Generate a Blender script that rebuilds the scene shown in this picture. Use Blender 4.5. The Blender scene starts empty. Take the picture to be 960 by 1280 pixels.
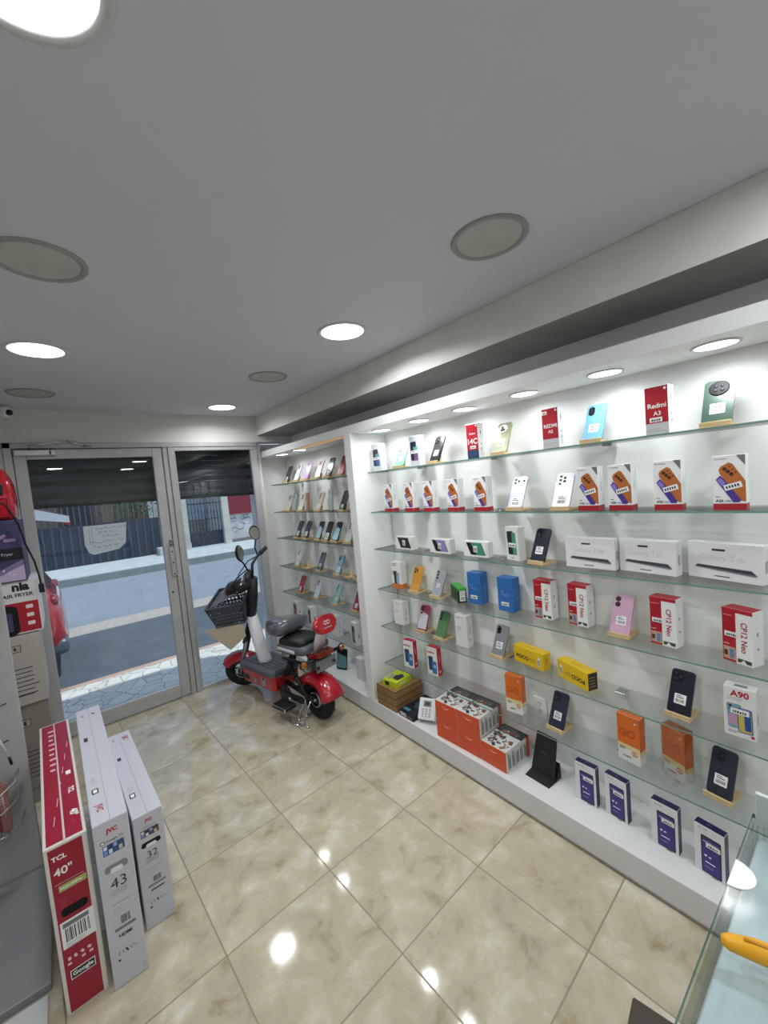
import bpy, bmesh, math, random
from mathutils import Vector, Matrix
random.seed(7)
PI = math.pi
COL = bpy.context.scene.collection
bpy.context.scene.cycles.transparent_max_bounces = 48

# ------------------------------------------------------------------ materials
def lin(h):
    h = h.lstrip('#'); out = []
    for i in (0, 2, 4):
        c = int(h[i:i+2], 16)/255
        out.append(c/12.92 if c <= .04045 else ((c+.055)/1.055)**2.4)
    return (*out, 1)
_mats = {}
def M(hx, rough=.5, metal=0, emit=0, var=0, scale=8, bump=0, coat=0, spec=.5):
    """flat coloured procedural material with optional mottling and bump"""
    key = (hx, rough, metal, emit, var, scale, bump, coat, spec)
    if key in _mats: return _mats[key]
    m = bpy.data.materials.new('paint_'+hx.strip('#')); m.use_nodes = True
    nt = m.node_tree; b = nt.nodes['Principled BSDF']
    c = lin(hx)
    b.inputs['Base Color'].default_value = c
    b.inputs['Roughness'].default_value = rough
    b.inputs['Metallic'].default_value = metal
    b.inputs['Specular IOR Level'].default_value = spec
    b.inputs['Coat Weight'].default_value = coat
    if emit:
        b.inputs['Emission Color'].default_value = c; b.inputs['Emission Strength'].default_value = emit
    if var or bump:
        tc = nt.nodes.new('ShaderNodeTexCoord'); n = nt.nodes.new('ShaderNodeTexNoise')
        n.inputs['Scale'].default_value = scale; n.inputs['Detail'].default_value = 5
        nt.links.new(tc.outputs['Object'], n.inputs['Vector'])
        if var:
            r = nt.nodes.new('ShaderNodeValToRGB'); r.color_ramp.elements[0].position = .3; r.color_ramp.elements[1].position = .7
            r.color_ramp.elements[0].color = tuple(x*(1-var) for x in c[:3])+(1,)
            r.color_ramp.elements[1].color = tuple(min(1, x*(1+var)) for x in c[:3])+(1,)
            nt.links.new(n.outputs['Fac'], r.inputs[0]); nt.links.new(r.outputs[0], b.inputs['Base Color'])
        if bump:
            bp = nt.nodes.new('ShaderNodeBump'); bp.inputs['Strength'].default_value = bump; bp.inputs['Distance'].default_value = .01
            nt.links.new(n.outputs['Fac'], bp.inputs['Height']); nt.links.new(bp.outputs[0], b.inputs['Normal'])
    _mats[key] = m; return m
def glass_mat(name, tint, gloss=1.0, ior=1.45, rough=.0):
    m = bpy.data.materials.new(name); m.use_nodes = True; nt = m.node_tree
    for n in list(nt.nodes): nt.nodes.remove(n)
    o = nt.nodes.new('ShaderNodeOutputMaterial'); t = nt.nodes.new('ShaderNodeBsdfTransparent'); g = nt.nodes.new('ShaderNodeBsdfGlossy')
    t.inputs[0].default_value = lin(tint); g.inputs['Roughness'].default_value = rough; g.inputs[0].default_value = (gloss, gloss, gloss, 1)
    f = nt.nodes.new('ShaderNodeFresnel'); ge = nt.nodes.new('ShaderNodeNewGeometry'); mr = nt.nodes.new('ShaderNodeMapRange'); mr.inputs[3].default_value = ior; mr.inputs[4].default_value = 1/ior
    nt.links.new(ge.outputs['Backfacing'], mr.inputs[0]); nt.links.new(mr.outputs[0], f.inputs[0])
    mx = nt.nodes.new('ShaderNodeMixShader'); L = nt.links
    L.new(f.outputs[0], mx.inputs[0]); L.new(t.outputs[0], mx.inputs[1]); L.new(g.outputs[0], mx.inputs[2]); L.new(mx.outputs[0], o.inputs[0])
    return m
GLASS = glass_mat('clear_glass', '#f8fbfa', .6)
DOORGLASS = glass_mat('door_glass', '#e8eef0', .9)
GLASSTOP = glass_mat('shelf_glass', '#fcfefd', .35)
EDGE = M('#6b9686', .15, spec=.6)
WRAP = glass_mat('clear_film', '#e8e8e8', 1.0, 1.6, .12)

def floor_mat():
    m = bpy.data.materials.new('marble_tile'); m.use_nodes = True; nt = m.node_tree; L = nt.links; b = nt.nodes['Principled BSDF']
    N = nt.nodes.new
    tc = N('ShaderNodeTexCoord'); mp = N('ShaderNodeMapping'); mp.vector_type = 'TEXTURE'
    mp.inputs['Location'].default_value = (.748, 1.051, 0); mp.inputs['Rotation'].default_value = (0, 0, .048); mp.inputs['Scale'].default_value = (.4375, .4375, 1)
    L.new(tc.outputs['Object'], mp.inputs[0])
    sp = N('ShaderNodeSeparateXYZ'); L.new(mp.outputs[0], sp.inputs[0])
    edges = []
    cells = []
    for i in (0, 1):
        fr = N('ShaderNodeMath'); fr.operation = 'FRACT'; L.new(sp.outputs[i], fr.inputs[0])
        s = N('ShaderNodeMath'); s.operation = 'SUBTRACT'; L.new(fr.outputs[0], s.inputs[0]); s.inputs[1].default_value = .5
        a = N('ShaderNodeMath'); a.operation = 'ABSOLUTE'; L.new(s.outputs[0], a.inputs[0]); edges.append(a)
        fl = N('ShaderNodeMath'); fl.operation = 'FLOOR'; L.new(sp.outputs[i], fl.inputs[0]); cells.append(fl)
    mx = N('ShaderNodeMath'); mx.operation = 'MAXIMUM'; L.new(edges[0].outputs[0], mx.inputs[0]); L.new(edges[1].outputs[0], mx.inputs[1])
    g = N('ShaderNodeMapRange'); g.inputs[1].default_value = .4930; g.inputs[2].default_value = .4952; L.new(mx.outputs[0], g.inputs[0])
    # marble: warped noise, shifted per tile
    cv = N('ShaderNodeCombineXYZ'); L.new(cells[0].outputs[0], cv.inputs[0]); L.new(cells[1].outputs[0], cv.inputs[1])
    wn = N('ShaderNodeTexWhiteNoise'); L.new(cv.outputs[0], wn.inputs[0])
    sc = N('ShaderNodeVectorMath'); sc.operation = 'SCALE'; sc.inputs[3].default_value = 9; L.new(wn.outputs['Color'], sc.inputs[0])
    ad = N('ShaderNodeVectorMath'); ad.operation = 'ADD'; L.new(tc.outputs['Object'], ad.inputs[0]); L.new(sc.outputs[0], ad.inputs[1])
    n1 = N('ShaderNodeTexNoise'); n1.inputs['Scale'].default_value = 7.5; n1.inputs['Detail'].default_value = 8; n1.inputs['Roughness'].default_value = .62; n1.inputs['Distortion'].default_value = .35
    L.new(ad.outputs[0], n1.inputs['Vector'])
    r = N('ShaderNodeValToRGB'); e = r.color_ramp.elements
    e[0].position = .28; e[0].color = lin('#9d8f6e'); e[1].position = .74; e[1].color = lin('#d8d3c8')
    for p, c in ((.42, '#b6ac96'), (.52, '#beb49b'), (.6, '#c8bfac')):
        x = e.new(p); x.color = lin(c)
    L.new(n1.outputs['Fac'], r.inputs[0])
    mc = N('ShaderNodeMix'); mc.data_type = 'RGBA'; L.new(g.outputs[0], mc.inputs['Factor']); L.new(r.outputs[0], mc.inputs['A']); mc.inputs['B'].default_value = lin('#8f8570')
    L.new(mc.outputs['Result'], b.inputs['Base Color'])
    rr = N('ShaderNodeMapRange'); rr.inputs[3].default_value = .07; rr.inputs[4].default_value = .5; L.new(g.outputs[0], rr.inputs[0]); L.new(rr.outputs[0], b.inputs['Roughness'])
    n2 = N('ShaderNodeTexNoise'); n2.inputs['Scale'].default_value = 22; L.new(tc.outputs['Object'], n2.inputs['Vector'])
    inv = N('ShaderNodeMath'); inv.operation = 'MULTIPLY_ADD'; L.new(g.outputs[0], inv.inputs[0]); inv.inputs[1].default_value = -1; 
    sm = N('ShaderNodeMath'); sm.operation = 'MULTIPLY'; sm.inputs[1].default_value = .10; L.new(n2.outputs['Fac'], sm.inputs[0]); L.new(sm.outputs[0], inv.inputs[2])
    bp = N('ShaderNodeBump'); bp.inputs['Strength'].default_value = .25; bp.inputs['Distance'].default_value = .004; L.new(inv.outputs[0], bp.inputs['Height']); L.new(bp.outputs[0], b.inputs['Normal'])
    b.inputs['Specular IOR Level'].default_value = .55
    return m

def voronoi_mat(name, c1, c2, crack, scale, thr, rough=.8):
    m = bpy.data.materials.new(name); m.use_nodes = True; nt = m.node_tree; L = nt.links; b = nt.nodes['Principled BSDF']; N = nt.nodes.new
    tc = N('ShaderNodeTexCoord'); v = N('ShaderNodeTexVoronoi'); v.feature = 'DISTANCE_TO_EDGE'; v.inputs['Scale'].default_value = scale
    L.new(tc.outputs['Object'], v.inputs['Vector'])
    v2 = N('ShaderNodeTexVoronoi'); v2.inputs['Scale'].default_value = scale; L.new(tc.outputs['Object'], v2.inputs['Vector'])
    sp = N('ShaderNodeSeparateColor'); L.new(v2.outputs['Color'], sp.inputs[0])
    mx = N('ShaderNodeMix'); mx.data_type = 'RGBA'; L.new(sp.outputs[0], mx.inputs['Factor']); mx.inputs['A'].default_value = lin(c1); mx.inputs['B'].default_value = lin(c2)
    lt = N('ShaderNodeMath'); lt.operation = 'LESS_THAN'; lt.inputs[1].default_value = thr; L.new(v.outputs['Distance'], lt.inputs[0])
    m2 = N('ShaderNodeMix'); m2.data_type = 'RGBA'; L.new(lt.outputs[0], m2.inputs['Factor']); L.new(mx.outputs['Result'], m2.inputs['A']); m2.inputs['B'].default_value = lin(crack)
    L.new(m2.outputs['Result'], b.inputs['Base Color']); b.inputs['Roughness'].default_value = rough
    return m
def brick_mat(name, c1, c2, mortar, w, h, rough=.85, axis='XZ'):
    m = bpy.data.materials.new(name); m.use_nodes = True; nt = m.node_tree; L = nt.links; b = nt.nodes['Principled BSDF']; N = nt.nodes.new
    tc = N('ShaderNodeTexCoord'); sp = N('ShaderNodeSeparateXYZ'); cb = N('ShaderNodeCombineXYZ'); L.new(tc.outputs['Object'], sp.inputs[0])
    L.new(sp.outputs['XYZ'.index(axis[0])], cb.inputs[0]); L.new(sp.outputs['XYZ'.index(axis[1])], cb.inputs[1])
    t = N('ShaderNodeTexBrick'); t.inputs['Scale'].default_value = 1; t.inputs['Brick Width'].default_value = w; t.inputs['Row Height'].default_value = h
    t.inputs['Mortar Size'].default_value = .012; t.inputs['Color1'].default_value = lin(c1); t.inputs['Color2'].default_value = lin(c2); t.inputs['Mortar'].default_value = lin(mortar)
    L.new(cb.outputs[0], t.inputs[0]); L.new(t.outputs[0], b.inputs['Base Color']); b.inputs['Roughness'].default_value = rough
    return m

# ------------------------------------------------------------------ geometry builder
_txt = {}
def text_polys(s, bold):
    k = (s, bold)
    if k not in _txt:
        cu = bpy.data.curves.new('t', 'FONT'); cu.body = s; cu.size = 1; cu.resolution_u = 3; cu.offset = bold
        ob = bpy.data.objects.new('t', cu); COL.objects.link(ob)
        dg = bpy.context.evaluated_depsgraph_get(); me = bpy.data.meshes.new_from_object(ob.evaluated_get(dg))
        vs = [v.co.copy() for v in me.vertices]; fs = [tuple(p.vertices) for p in me.polygons]
        bpy.data.objects.remove(ob); bpy.data.curves.remove(cu); bpy.data.meshes.remove(me)
        if vs:
            x0 = min(v.x for v in vs); x1 = max(v.x for v in vs); y0 = min(v.y for v in vs); y1 = max(v.y for v in vs)
        else: x0 = y0 = 0; x1 = y1 = 1
        _txt[k] = (vs, fs, x0, x1, y0, y1)
    return _txt[k]

class Fr:
    """a flat face frame: origin, u axis, v axis; normal = u x v"""
    def __init__(s, o, u, v, W, H):
        s.o = Vector(o); s.u = Vector(u); s.v = Vector(v); s.n = s.u.cross(s.v); s.W = W; s.H = H
    def at(s, a, b, off): return s.o+s.u*a+s.v*b+s.n*off

class B:
    def __init__(s): s.bm = bmesh.new(); s.mats = []
    def mi(s, m):
        if m not in s.mats: s.mats.append(m)
        return s.mats.index(m)
    def face(s, pts, m, smooth=False):
        f = s.bm.faces.new([s.bm.verts.new(p) for p in pts]); f.material_index = s.mi(m); f.smooth = smooth; return f
    def box(s, x0, y0, z0, x1, y1, z1, m, bev=0, seg=1, T=None, tops=None):
        vs = [s.bm.verts.new((x, y, z)) for x in (x0, x1) for y in (y0, y1) for z in (z0, z1)]
        idx = [(0, 1, 3, 2), (4, 6, 7, 5), (0, 4, 5, 1), (2, 3, 7, 6), (0, 2, 6, 4), (1, 5, 7, 3)]   # -x +x -y +y -z +z
        fs = [s.bm.faces.new([vs[i] for i in q]) for q in idx]
        k = s.mi(m)
        for f in fs: f.material_index = k
        if tops:
            for j, mm in tops.items(): fs[j].material_index = s.mi(mm)
        if bev:
            es = list({e for f in fs for e in f.edges})
            r = bmesh.ops.bevel(s.bm, geom=es, offset=bev, segments=seg, affect='EDGES', profile=.5)
            vs = [v for v in vs if v.is_valid]+[v for v in r['verts']]; vs = list(set(vs))
        if T: bmesh.ops.transform(s.bm, matrix=T, verts=vs)
        return vs
    def tube(s, pts, r, m, n=8, cap=True, closed=False, smooth=True):
        pts = [Vector(p) for p in pts]; rs = r if isinstance(r, (list, tuple)) else [r]*len(pts); k = s.mi(m)
        rings = []; prev = None; N = len(pts)
        for i, p in enumerate(pts):
            a = pts[(i-1) % N] if (i or closed) else pts[0]; b = pts[(i+1) % N] if (i < N-1 or closed) else pts[-1]
            t = (b-a).normalized()
            if prev is None:
                up = Vector((0, 0, 1)) if abs(t.z) < .9 else Vector((1, 0, 0)); x = t.cross(up).normalized()
            else: x = (prev-t*prev.dot(t)).normalized()
            prev = x; y = t.cross(x)
            rings.append([s.bm.verts.new(p+(x*math.cos(2*PI*j/n)+y*math.sin(2*PI*j/n))*rs[i]) for j in range(n)])
        R = len(rings)
        for i in range(R if closed else R-1):
            A, C = rings[i], rings[(i+1) % R]
            for j in range(n):
                f = s.bm.faces.new((A[j], A[(j+1) % n], C[(j+1) % n], C[j])); f.material_index = k; f.smooth = smooth
        if cap and not closed:
            for rg, rev in ((rings[0], 0), (rings[-1], 1)):
                f = s.bm.faces.new(rg if rev else rg[::-1]); f.material_index = k
    def lathe(s, prof, m, n=32, T=None, smooth=True, arc=None):
        """prof: (r,z) list about z"""
        k = s.mi(m); rings = []; vs = []
        for r, z in prof:
            rg = [s.bm.verts.new((r*math.cos(2*PI*j/n), r*math.sin(2*PI*j/n), z)) for j in range(n)] if r > 1e-6 else [s.bm.verts.new((0, 0, z))]
            rings.append(rg); vs += rg
        for A, C in zip(rings, rings[1:]):
            for j in range(n):
                q = [A[j % len(A)], A[(j+1) % len(A)], C[(j+1) % len(C)], C[j % len(C)]]
                q = [v for i, v in enumerate(q) if v not in q[:i]]
                if len(q) > 2: f = s.bm.faces.new(q); f.material_index = k; f.smooth = smooth
        if T: bmesh.ops.transform(s.bm, matrix=T, verts=vs)
    def prism(s, pts, h, m, T=None, bev=0, mtop=None, smooth=False):
        """polygon in xy extruded from z=0 to h"""
        a = [s.bm.verts.new((p[0], p[1], 0)) for p in pts]; b = [s.bm.verts.new((p[0], p[1], h)) for p in pts]; k = s.mi(m); n = len(pts)
        fs = [s.bm.faces.new(a[::-1]), s.bm.faces.new(b)]
        for i in range(n):
            f = s.bm.faces.new((a[i], a[(i+1) % n], b[(i+1) % n], b[i])); f.smooth = smooth; fs.append(f)
        for f in fs: f.material_index = k
        if mtop is not None: fs[1].material_index = s.mi(mtop)
        vs = a+b
        if bev:
            es = list(fs[0].edges)+list(fs[1].edges)
            r = bmesh.ops.bevel(s.bm, geom=es, offset=bev, segments=2, affect='EDGES'); vs = list({v for v in vs if v.is_valid} | set(r['verts']))
        if T: bmesh.ops.transform(s.bm, matrix=T, verts=vs)
        return vs
    def loft(s, secs, m, cap=True, smooth=True, closed=True):
        """list of equal length point loops"""
        k = s.mi(m); R = [[s.bm.verts.new(p) for p in sec] for sec in secs]; n = len(R[0])
        for A, C in zip(R, R[1:]):
            for j in range(n if closed else n-1):
                f = s.bm.faces.new((A[j], A[(j+1) % n], C[(j+1) % n], C[j])); f.material_index = k; f.smooth = smooth
        if cap:
            f = s.bm.faces.new(R[0][::-1]); f.material_index = k; f = s.bm.faces.new(R[-1]); f.material_index = k
    def blob(s, c, r, m, seg=16, T=None):
        vs = bmesh.ops.create_uvsphere(s.bm, u_segments=seg, v_segments=max(6, seg//2), radius=1)['verts']; k = s.mi(m)
        X = Matrix.Translation(c) @ (T or Matrix()) @ Matrix.Diagonal((*r, 1)); bmesh.ops.transform(s.bm, matrix=X, verts=vs)
        for f in {f for v in vs for f in v.link_faces}: f.material_index = k; f.smooth = True
    # flat artwork on a face frame
    def rect(s, F, a0, b0, a1, b1, m, off=.0004): s.face([F.at(a0, b0, off), F.at(a1, b0, off), F.at(a1, b1, off), F.at(a0, b1, off)], m)
    def poly(s, F, pts, m, off=.0004): s.face([F.at(a, b, off) for a, b in pts], m)
    def rrect(s, F, cx, cy, w, h, r, ang, m, off=.0004):
        s.poly(F, [(cx+x*math.cos(ang)-y*math.sin(ang), cy+x*math.sin(ang)+y*math.cos(ang)) for x, y in rr(w, h, r)], m, off)
    def disc(s, F, cx, cy, r, m, off=.0006, n=14, ry=None):
        s.poly(F, [(cx+r*math.cos(2*PI*i/n), cy+(ry or r)*math.sin(2*PI*i/n)) for i in range(n)], m, off)
    def text(s, F, t, cx, cy, w, h, m, ang=0, off=.0008, bold=0, keep=True, mirror=False):
        vs, fs, x0, x1, y0, y1 = text_polys(t, bold)
        if not fs: return
        sx = w/(x1-x0); sy = h/(y1-y0)
        if keep: sx = sy = min(sx, sy)
        ca, sa = math.cos(ang), math.sin(ang); nv = []
        for v in vs:
            a = (v.x-(x0+x1)/2)*sx*(-1 if mirror else 1); b = (v.y-(y0+y1)/2)*sy
            nv.append(s.bm.verts.new(F.at(cx+a*ca-b*sa, cy+a*sa+b*ca, off)))
        k = s.mi(m)
        for f in fs:
            try: q = s.bm.faces.new([nv[i] for i in f]); q.material_index = k
            except ValueError: pass
    def lines(s, F, a0, b0, a1, n, step, m, h=.0012, off=.0006, vert=False, jit=.35):
        """rows of small print drawn as thin dashes"""
        for i in range(n):
            e = a1-(a1-a0)*random.random()*jit
            if vert: s.rect(F, b0+i*step, a0, b0+i*step+h, e, m, off)
            else: s.rect(F, a0, b0-i*step, e, b0-i*step+h, m, off)
    def barcode(s, F, a0, b0, a1, b1, m, off=.001):
        x = a0
        while x < a1:
            w = random.choice((.6, 1, 1.6))*(a1-a0)/34; s.rect(F, x, b0, min(x+w, a1), b1, m, off); x += w*random.choice((1.7, 2.2, 2.8))
    def obj(s, name, parent=None, loc=(0, 0, 0), rot=(0, 0, 0), sub=0, recalc=True):
        if recalc and name not in FLAT: bmesh.ops.recalc_face_normals(s.bm, faces=s.bm.faces)
        me = bpy.data.meshes.new(name); s.bm.to_mesh(me); s.bm.free()
        for m in s.mats: me.materials.append(m)
        o = bpy.data.objects.new(name, me); COL.objects.link(o); o.location = loc; o.rotation_euler = rot
        if parent is not None: o.parent = parent
        if sub:
            md = o.modifiers.new('s', 'SUBSURF'); md.levels = sub; md.render_levels = sub
        return o
FLAT = {'printed_artwork', 'price_label', 'sticker_label', 'lettering'}
def rr(w, h, r, n=4):
    out = []
    for cx, cy, a in ((w/2-r, h/2-r, 0), (-w/2+r, h/2-r, 90), (-w/2+r, -h/2+r, 180), (w/2-r, -h/2+r, 270)):
        for i in range(n+1):
            t = math.radians(a+90*i/n); out.append((cx+r*math.cos(t), cy+r*math.sin(t)))
    return out
def empty(name, loc=(0, 0, 0), rot=(0, 0, 0)):
    o = bpy.data.objects.new(name, None); COL.objects.link(o); o.location = loc; o.rotation_euler = rot; o.empty_display_size = .05; return o
def tag(o, label=None, cat=None, group=None, kind=None):
    if label: o['label'] = label
    if cat: o['category'] = cat
    if group: o['group'] = group
    if kind: o['kind'] = kind
    return o
def S(o): o['kind'] = 'structure'; return o
def copy_tree(o, parent=None):
    c = o.copy(); COL.objects.link(c)
    if parent is not None: c.parent = parent
    for ch in list(KIDS.get(o.name, [])): copy_child(ch, c)
    return c
def copy_child(ch, c):
    n = ch.copy(); COL.objects.link(n); n.parent = c
    KIDS.setdefault(c.name, []).append(n)
    for g in KIDS.get(ch.name, []): copy_child(g, n)
KIDS = {}
def kid(p, o): KIDS.setdefault(p.name, []).append(o); return o

WHITE = M('#e4e4e2', .55, var=.03, scale=3, bump=.05)
PAPER = M('#f0f0ee', .6)
BLACK = M('#101114', .4)
INK = M('#1b1b1f', .6)
ALU = M('#bbbcbc', .42, metal=.3, var=.06, scale=12)
RED = M('#b3142a', .4)
CHROME = M('#c9ccce', .18, metal=1)

# ------------------------------------------------------------------ room
D = 3.67; ZC = 2.314; ZD = 2.09; XB = 1.506; XS = 1.553; W = 1.848; YD = 2.235; YE = 3.86
PZ = .119; ZFT = 2.005; ZFB = 1.95
SH = [1.69, 1.417, 1.163, .884, .621, .359]
XL, YBK = -1.75, -2.2
wallm = M('#dedcd7', .6, var=.04, scale=2.2, bump=.08)
ceilm = M('#d3d4dc', .7, var=.02, scale=2)

b = B(); b.box(XL-.1, YBK-.1, -.1, W+.12, D+.03, 0, floor_mat()); S(b.obj('floor'))
b = B(); b.box(XL-.1, YBK-.1, ZC, W+.12, D+.3, ZC+.1, ceilm); S(b.obj('ceiling'))
b = B(); b.box(W, YBK, 0, W+.1, YE+.1, ZC, M('#eceeec', .6, var=.035, scale=4, bump=.12)); S(b.obj('wall_right'))
b = B(); b.box(XL-.1, YBK, 0, XL, D+.1, ZC, wallm); S(b.obj('wall_left'))
b = B(); b.box(XL-.1, YBK-.1, 0, W+.1, YBK, ZC, wallm); S(b.obj('wall_back'))
b = B(); b.box(XL, D-.01, ZD, W, D+.14, ZC, wallm); b.box(XL, D, 0, -.235, D+.14, ZD, wallm)
b.box(1.5, YE, 0, W, YE+.1, ZD, wallm)
b.box(1.492, D+.02, 0, 1.53, YE+.1, ZD, wallm)
S(b.obj('wall_front'))
# dropped beam over the shelving, its underside coloured dark for the shade above the unit
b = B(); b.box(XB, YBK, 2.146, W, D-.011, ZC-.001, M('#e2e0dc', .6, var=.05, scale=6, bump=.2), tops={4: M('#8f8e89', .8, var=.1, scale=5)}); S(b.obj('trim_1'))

# ------------------------------------------------------------------ wall display unit
unitm = M('#e9ebea', .45, var=.02, scale=3)
u = empty('display_unit', (1.7, 1.8, 0)); tag(u, 'white built-in wall display unit with glass shelves and lit canopy', 'shelving')
def up(bb, n): return bb.obj(n, u, (-1.7, -1.8, 0))
b = B(); b.box(XS, YBK+.01, 0, W-.001, YE-.001, PZ, M('#dcdcdb', .5, var=.04, scale=5), .004, 2); b.box(XS-.004, YBK+.01, 0, XS, YE-.01, .012, M('#8b8478', .8, var=.2, scale=20)); up(b, 'plinth')
b = B(); b.box(XS, YBK+.01, ZFB, W-.001, YE-.001, ZFT, unitm); up(b, 'canopy')
b = B(); b.box(XS-.002, YD, PZ, W-.001, YD+.078, ZFB, unitm, .002); up(b, 'divider_panel')
b = B(); b.box(XS-.002, YE-.03, PZ, W-.001, YE-.001, ZFB, unitm, .002); up(b, 'end_panel')
b = B(); b.box(XS+.01, YD+.1, ZFB-.012, XS+.035, YD+.75, ZFB-.001, M('#d9b183', .5, emit=.35)); up(b, 'warm_light_strip')
def gshelf(y0, y1, z, label):
    b = B(); b.box(1.666, y0, z-.006, W-.002, y1, z, GLASSTOP, tops={0: EDGE, 2: EDGE, 3: EDGE})
    o = b.obj('glass_shelf', None); o.location = (0, 0, 0)
    tag(o, label, 'shelf', 'glass shelves of the wall display'); 
    yy = max(y0, .1)+.08
    while yy < y1:
        b = B(); b.box(W-.05, yy-.02, z-.014, W-.003, yy+.02, z-.0065, CHROME, .002); b.obj('shelf_bracket', o); yy += .56
    return o
nm = ['highest', 'second highest', 'third from the top', 'fourth from the top', 'fifth from the top', 'lowest']
for i, z in enumerate(SH):
    gshelf(YBK+.05, YD-.004, z, nm[i]+' glass shelf of the wide right-hand display bay')
    gshelf(YD+.082, YE-.035, z+(.004 if i in (1, 4) else 0), nm[i]+' glass shelf of the narrow bay behind the red scooter')
# recessed lamps
def lampfix(x, y, z, r, on, name, label, cat, group, rim='#c9c9c9', power=9):
    o = empty(name, (x, y, z)); tag(o, label, cat, group)
    b = B(); b.lathe([(r, 0), (r*1.02, -.004), (r*1.16, -.006), (r*1.2, -.001), (r*1.2, 0)], M(rim, .5), 40); b.obj('trim_ring', o)
    b = B(); b.lathe([(0, -.002), (r, -.002)], M('#fbfdff', .5, emit=6.0 if on else 0) if on else M('#b9b8b2', .6, var=.05), 40); b.obj('diffuser', o)
    if on:
        l = bpy.data.lights.new('lamp', 'AREA'); l.shape = 'DISK'; l.size = r*1.9; l.energy = power; l.color = (.95, .98, 1); l.spread = math.radians(160)
        lo = bpy.data.objects.new('lamp_light', l); COL.objects.link(lo); lo.location = (x, y, z-.012)
    return o
cl = [(.03, .70, 1, 'lit round ceiling downlight nearest the camera, cut by the top edge'), (1.11, .765, 0, 'unlit round ceiling lamp largest on the right side of the ceiling'),
      (.04, 1.51, 0, 'unlit round ceiling lamp at the left edge between the two lit lamps'), (1.11, 1.58, 1, 'lit round ceiling downlight in the middle of the ceiling near the beam'),
      (.01, 2.33, 1, 'lit round ceiling downlight at the left edge above the door'), (1.09, 2.38, 0, 'small unlit ceiling lamp between two lit ones near the beam'),
      (-.04, 3.16, 0, 'small unlit ceiling lamp beside the security camera'), (1.10, 3.30, 1, 'lit round ceiling downlight nearest the fixed window'),
      ]
for x, y, on, lb in cl: lampfix(x, y, ZC-.0005, .096, on, 'ceiling_downlight', lb, 'ceiling lamp', 'round ceiling lamps', '#d0d0d0' if on else '#9b9a96', 3.8 if y > 3 else (9.4 if x > .5 else 5.8))
wl = [(1.69, .352, 'recessed canopy lamp above the green phone with a round camera'), (1.69, .69, 'recessed canopy lamp above the small-lettered red and white phone box'),
      (1.69, 1.037, 'recessed canopy lamp between the sage phone and the red box beside the light blue phone'), (1.69, 1.383, 'recessed canopy lamp just left of the sage phone'),
      (1.69, 1.72, 'recessed canopy lamp above the black phone on the top shelf'), (1.69, 2.07, 'recessed canopy lamp at the divider, leftmost in the wide bay'),
      (1.64, 3.12, 'recessed canopy lamp in the narrow bay, nearer one'), (1.64, 3.46, 'recessed canopy lamp in the narrow bay, beside the end panel')]
for x, y, lb in wl: lampfix(x, y, ZFB-.0005, .055, 1, 'canopy_downlight', lb, 'lamp', 'small lamps under the display canopy', '#d8d8d8', .78)
for x, y in ((.05, -.9), (1.1, -.1), (1.1, -1.5), (-1.0, 1.0), (-1., -1.)):  # fill lights added out of view, without fixtures
    l = bpy.data.lights.new('lamp', 'AREA'); l.shape = 'DISK'; l.size = .2; l.energy = 6 if x > 0 else 3.5; l.color = (.95, .98, 1)
    lo = bpy.data.objects.new('rear_fill_light', l); COL.objects.link(lo); lo.location = (x, y, ZC-.02)
for y in (0., -.36):
    l = bpy.data.lights.new('lamp', 'AREA'); l.shape = 'DISK'; l.size = .1; l.energy = .78
    lo = bpy.data.objects.new('canopy_light', l); COL.objects.link(lo); lo.location = (1.69, y, ZFB-.02)

# wall socket
b = B(); F = Fr((0, 0, 0), (0, -1, 0), (0, 0, 1), 0, 0)
so = empty('wall_socket', (W-.001, 1.15, .37)); tag(so, 'white double wall socket behind the lowest glass shelf', 'socket')
b.box(-.008, -.035, -.055, 0, .035, .055, PAPER, .003, 2); b.obj('cover_plate', so)
b = B(); F = Fr((-.0083, .035, -.055), (0, -1, 0), (0, 0, 1), .07, .11)
for v in (.035, .075):
    for a in (.028, .04): b.rect(F, a, v, a+.003, v+.012, BLACK)
    b.disc(F, .0355, v-.006, .0025, BLACK)
b.obj('socket_slots', so)

# ------------------------------------------------------------------ storefront
b = B(); b.box(-.235, D-.02, 0, -.19, D+.05, ZD, ALU, .004); S(b.obj('trim_2'))
b = B(); b.box(-.235, D-.02, 2.05, 1.49, D+.05, ZD, ALU, .004); b.box(.705, D-.02, 0, .787, D+.05, 2.049, ALU, .006); b.box(.742, D-.024, 0, .748, D-.0195, 2.05, M('#5c5d5d', .6)); S(b.obj('trim_3'))
dr = empty('door_1', (-.185, D, 0)); S(dr)
def dp(bb, n): o = bb.obj(n, dr, (.185, -D, 0)); return o
b = B(); b.box(-.187, D-.014, .01, -.12, D+.03, 2.045, ALU, .004); b.box(.632, D-.014, .01, .702, D+.03, 2.045, ALU, .004)
b.box(-.12, D-.014, 1.978, .632, D+.03, 2.045, ALU, .003); b.box(-.12, D-.014, .01, .632, D+.03, .115, ALU, .003); dp(b, 'door_frame')
b = B(); b.box(-.121, D+.006, .114, .633, D+.012, 1.979, DOORGLASS); dp(b, 'glass_pane')
b = B(); b.box(.668, D-.034, 1.01, .703, D-.0145, 1.24, M('#b8babb', .35, metal=.5), .004, 2); b.box(.676, D-.03, 1.25, .696, D-.0145, 1.31, M('#9b9d9e', .4, metal=.5), .003)
for z in (1.03, 1.12, 1.21, 1.265, 1.295): b.lathe([(0, .003), (.005, .003), (.006, 0)], BLACK, 10, Matrix.Translation((.686, D-.034, z)) @ Matrix.Rotation(PI/2, 4, 'X'))
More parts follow.
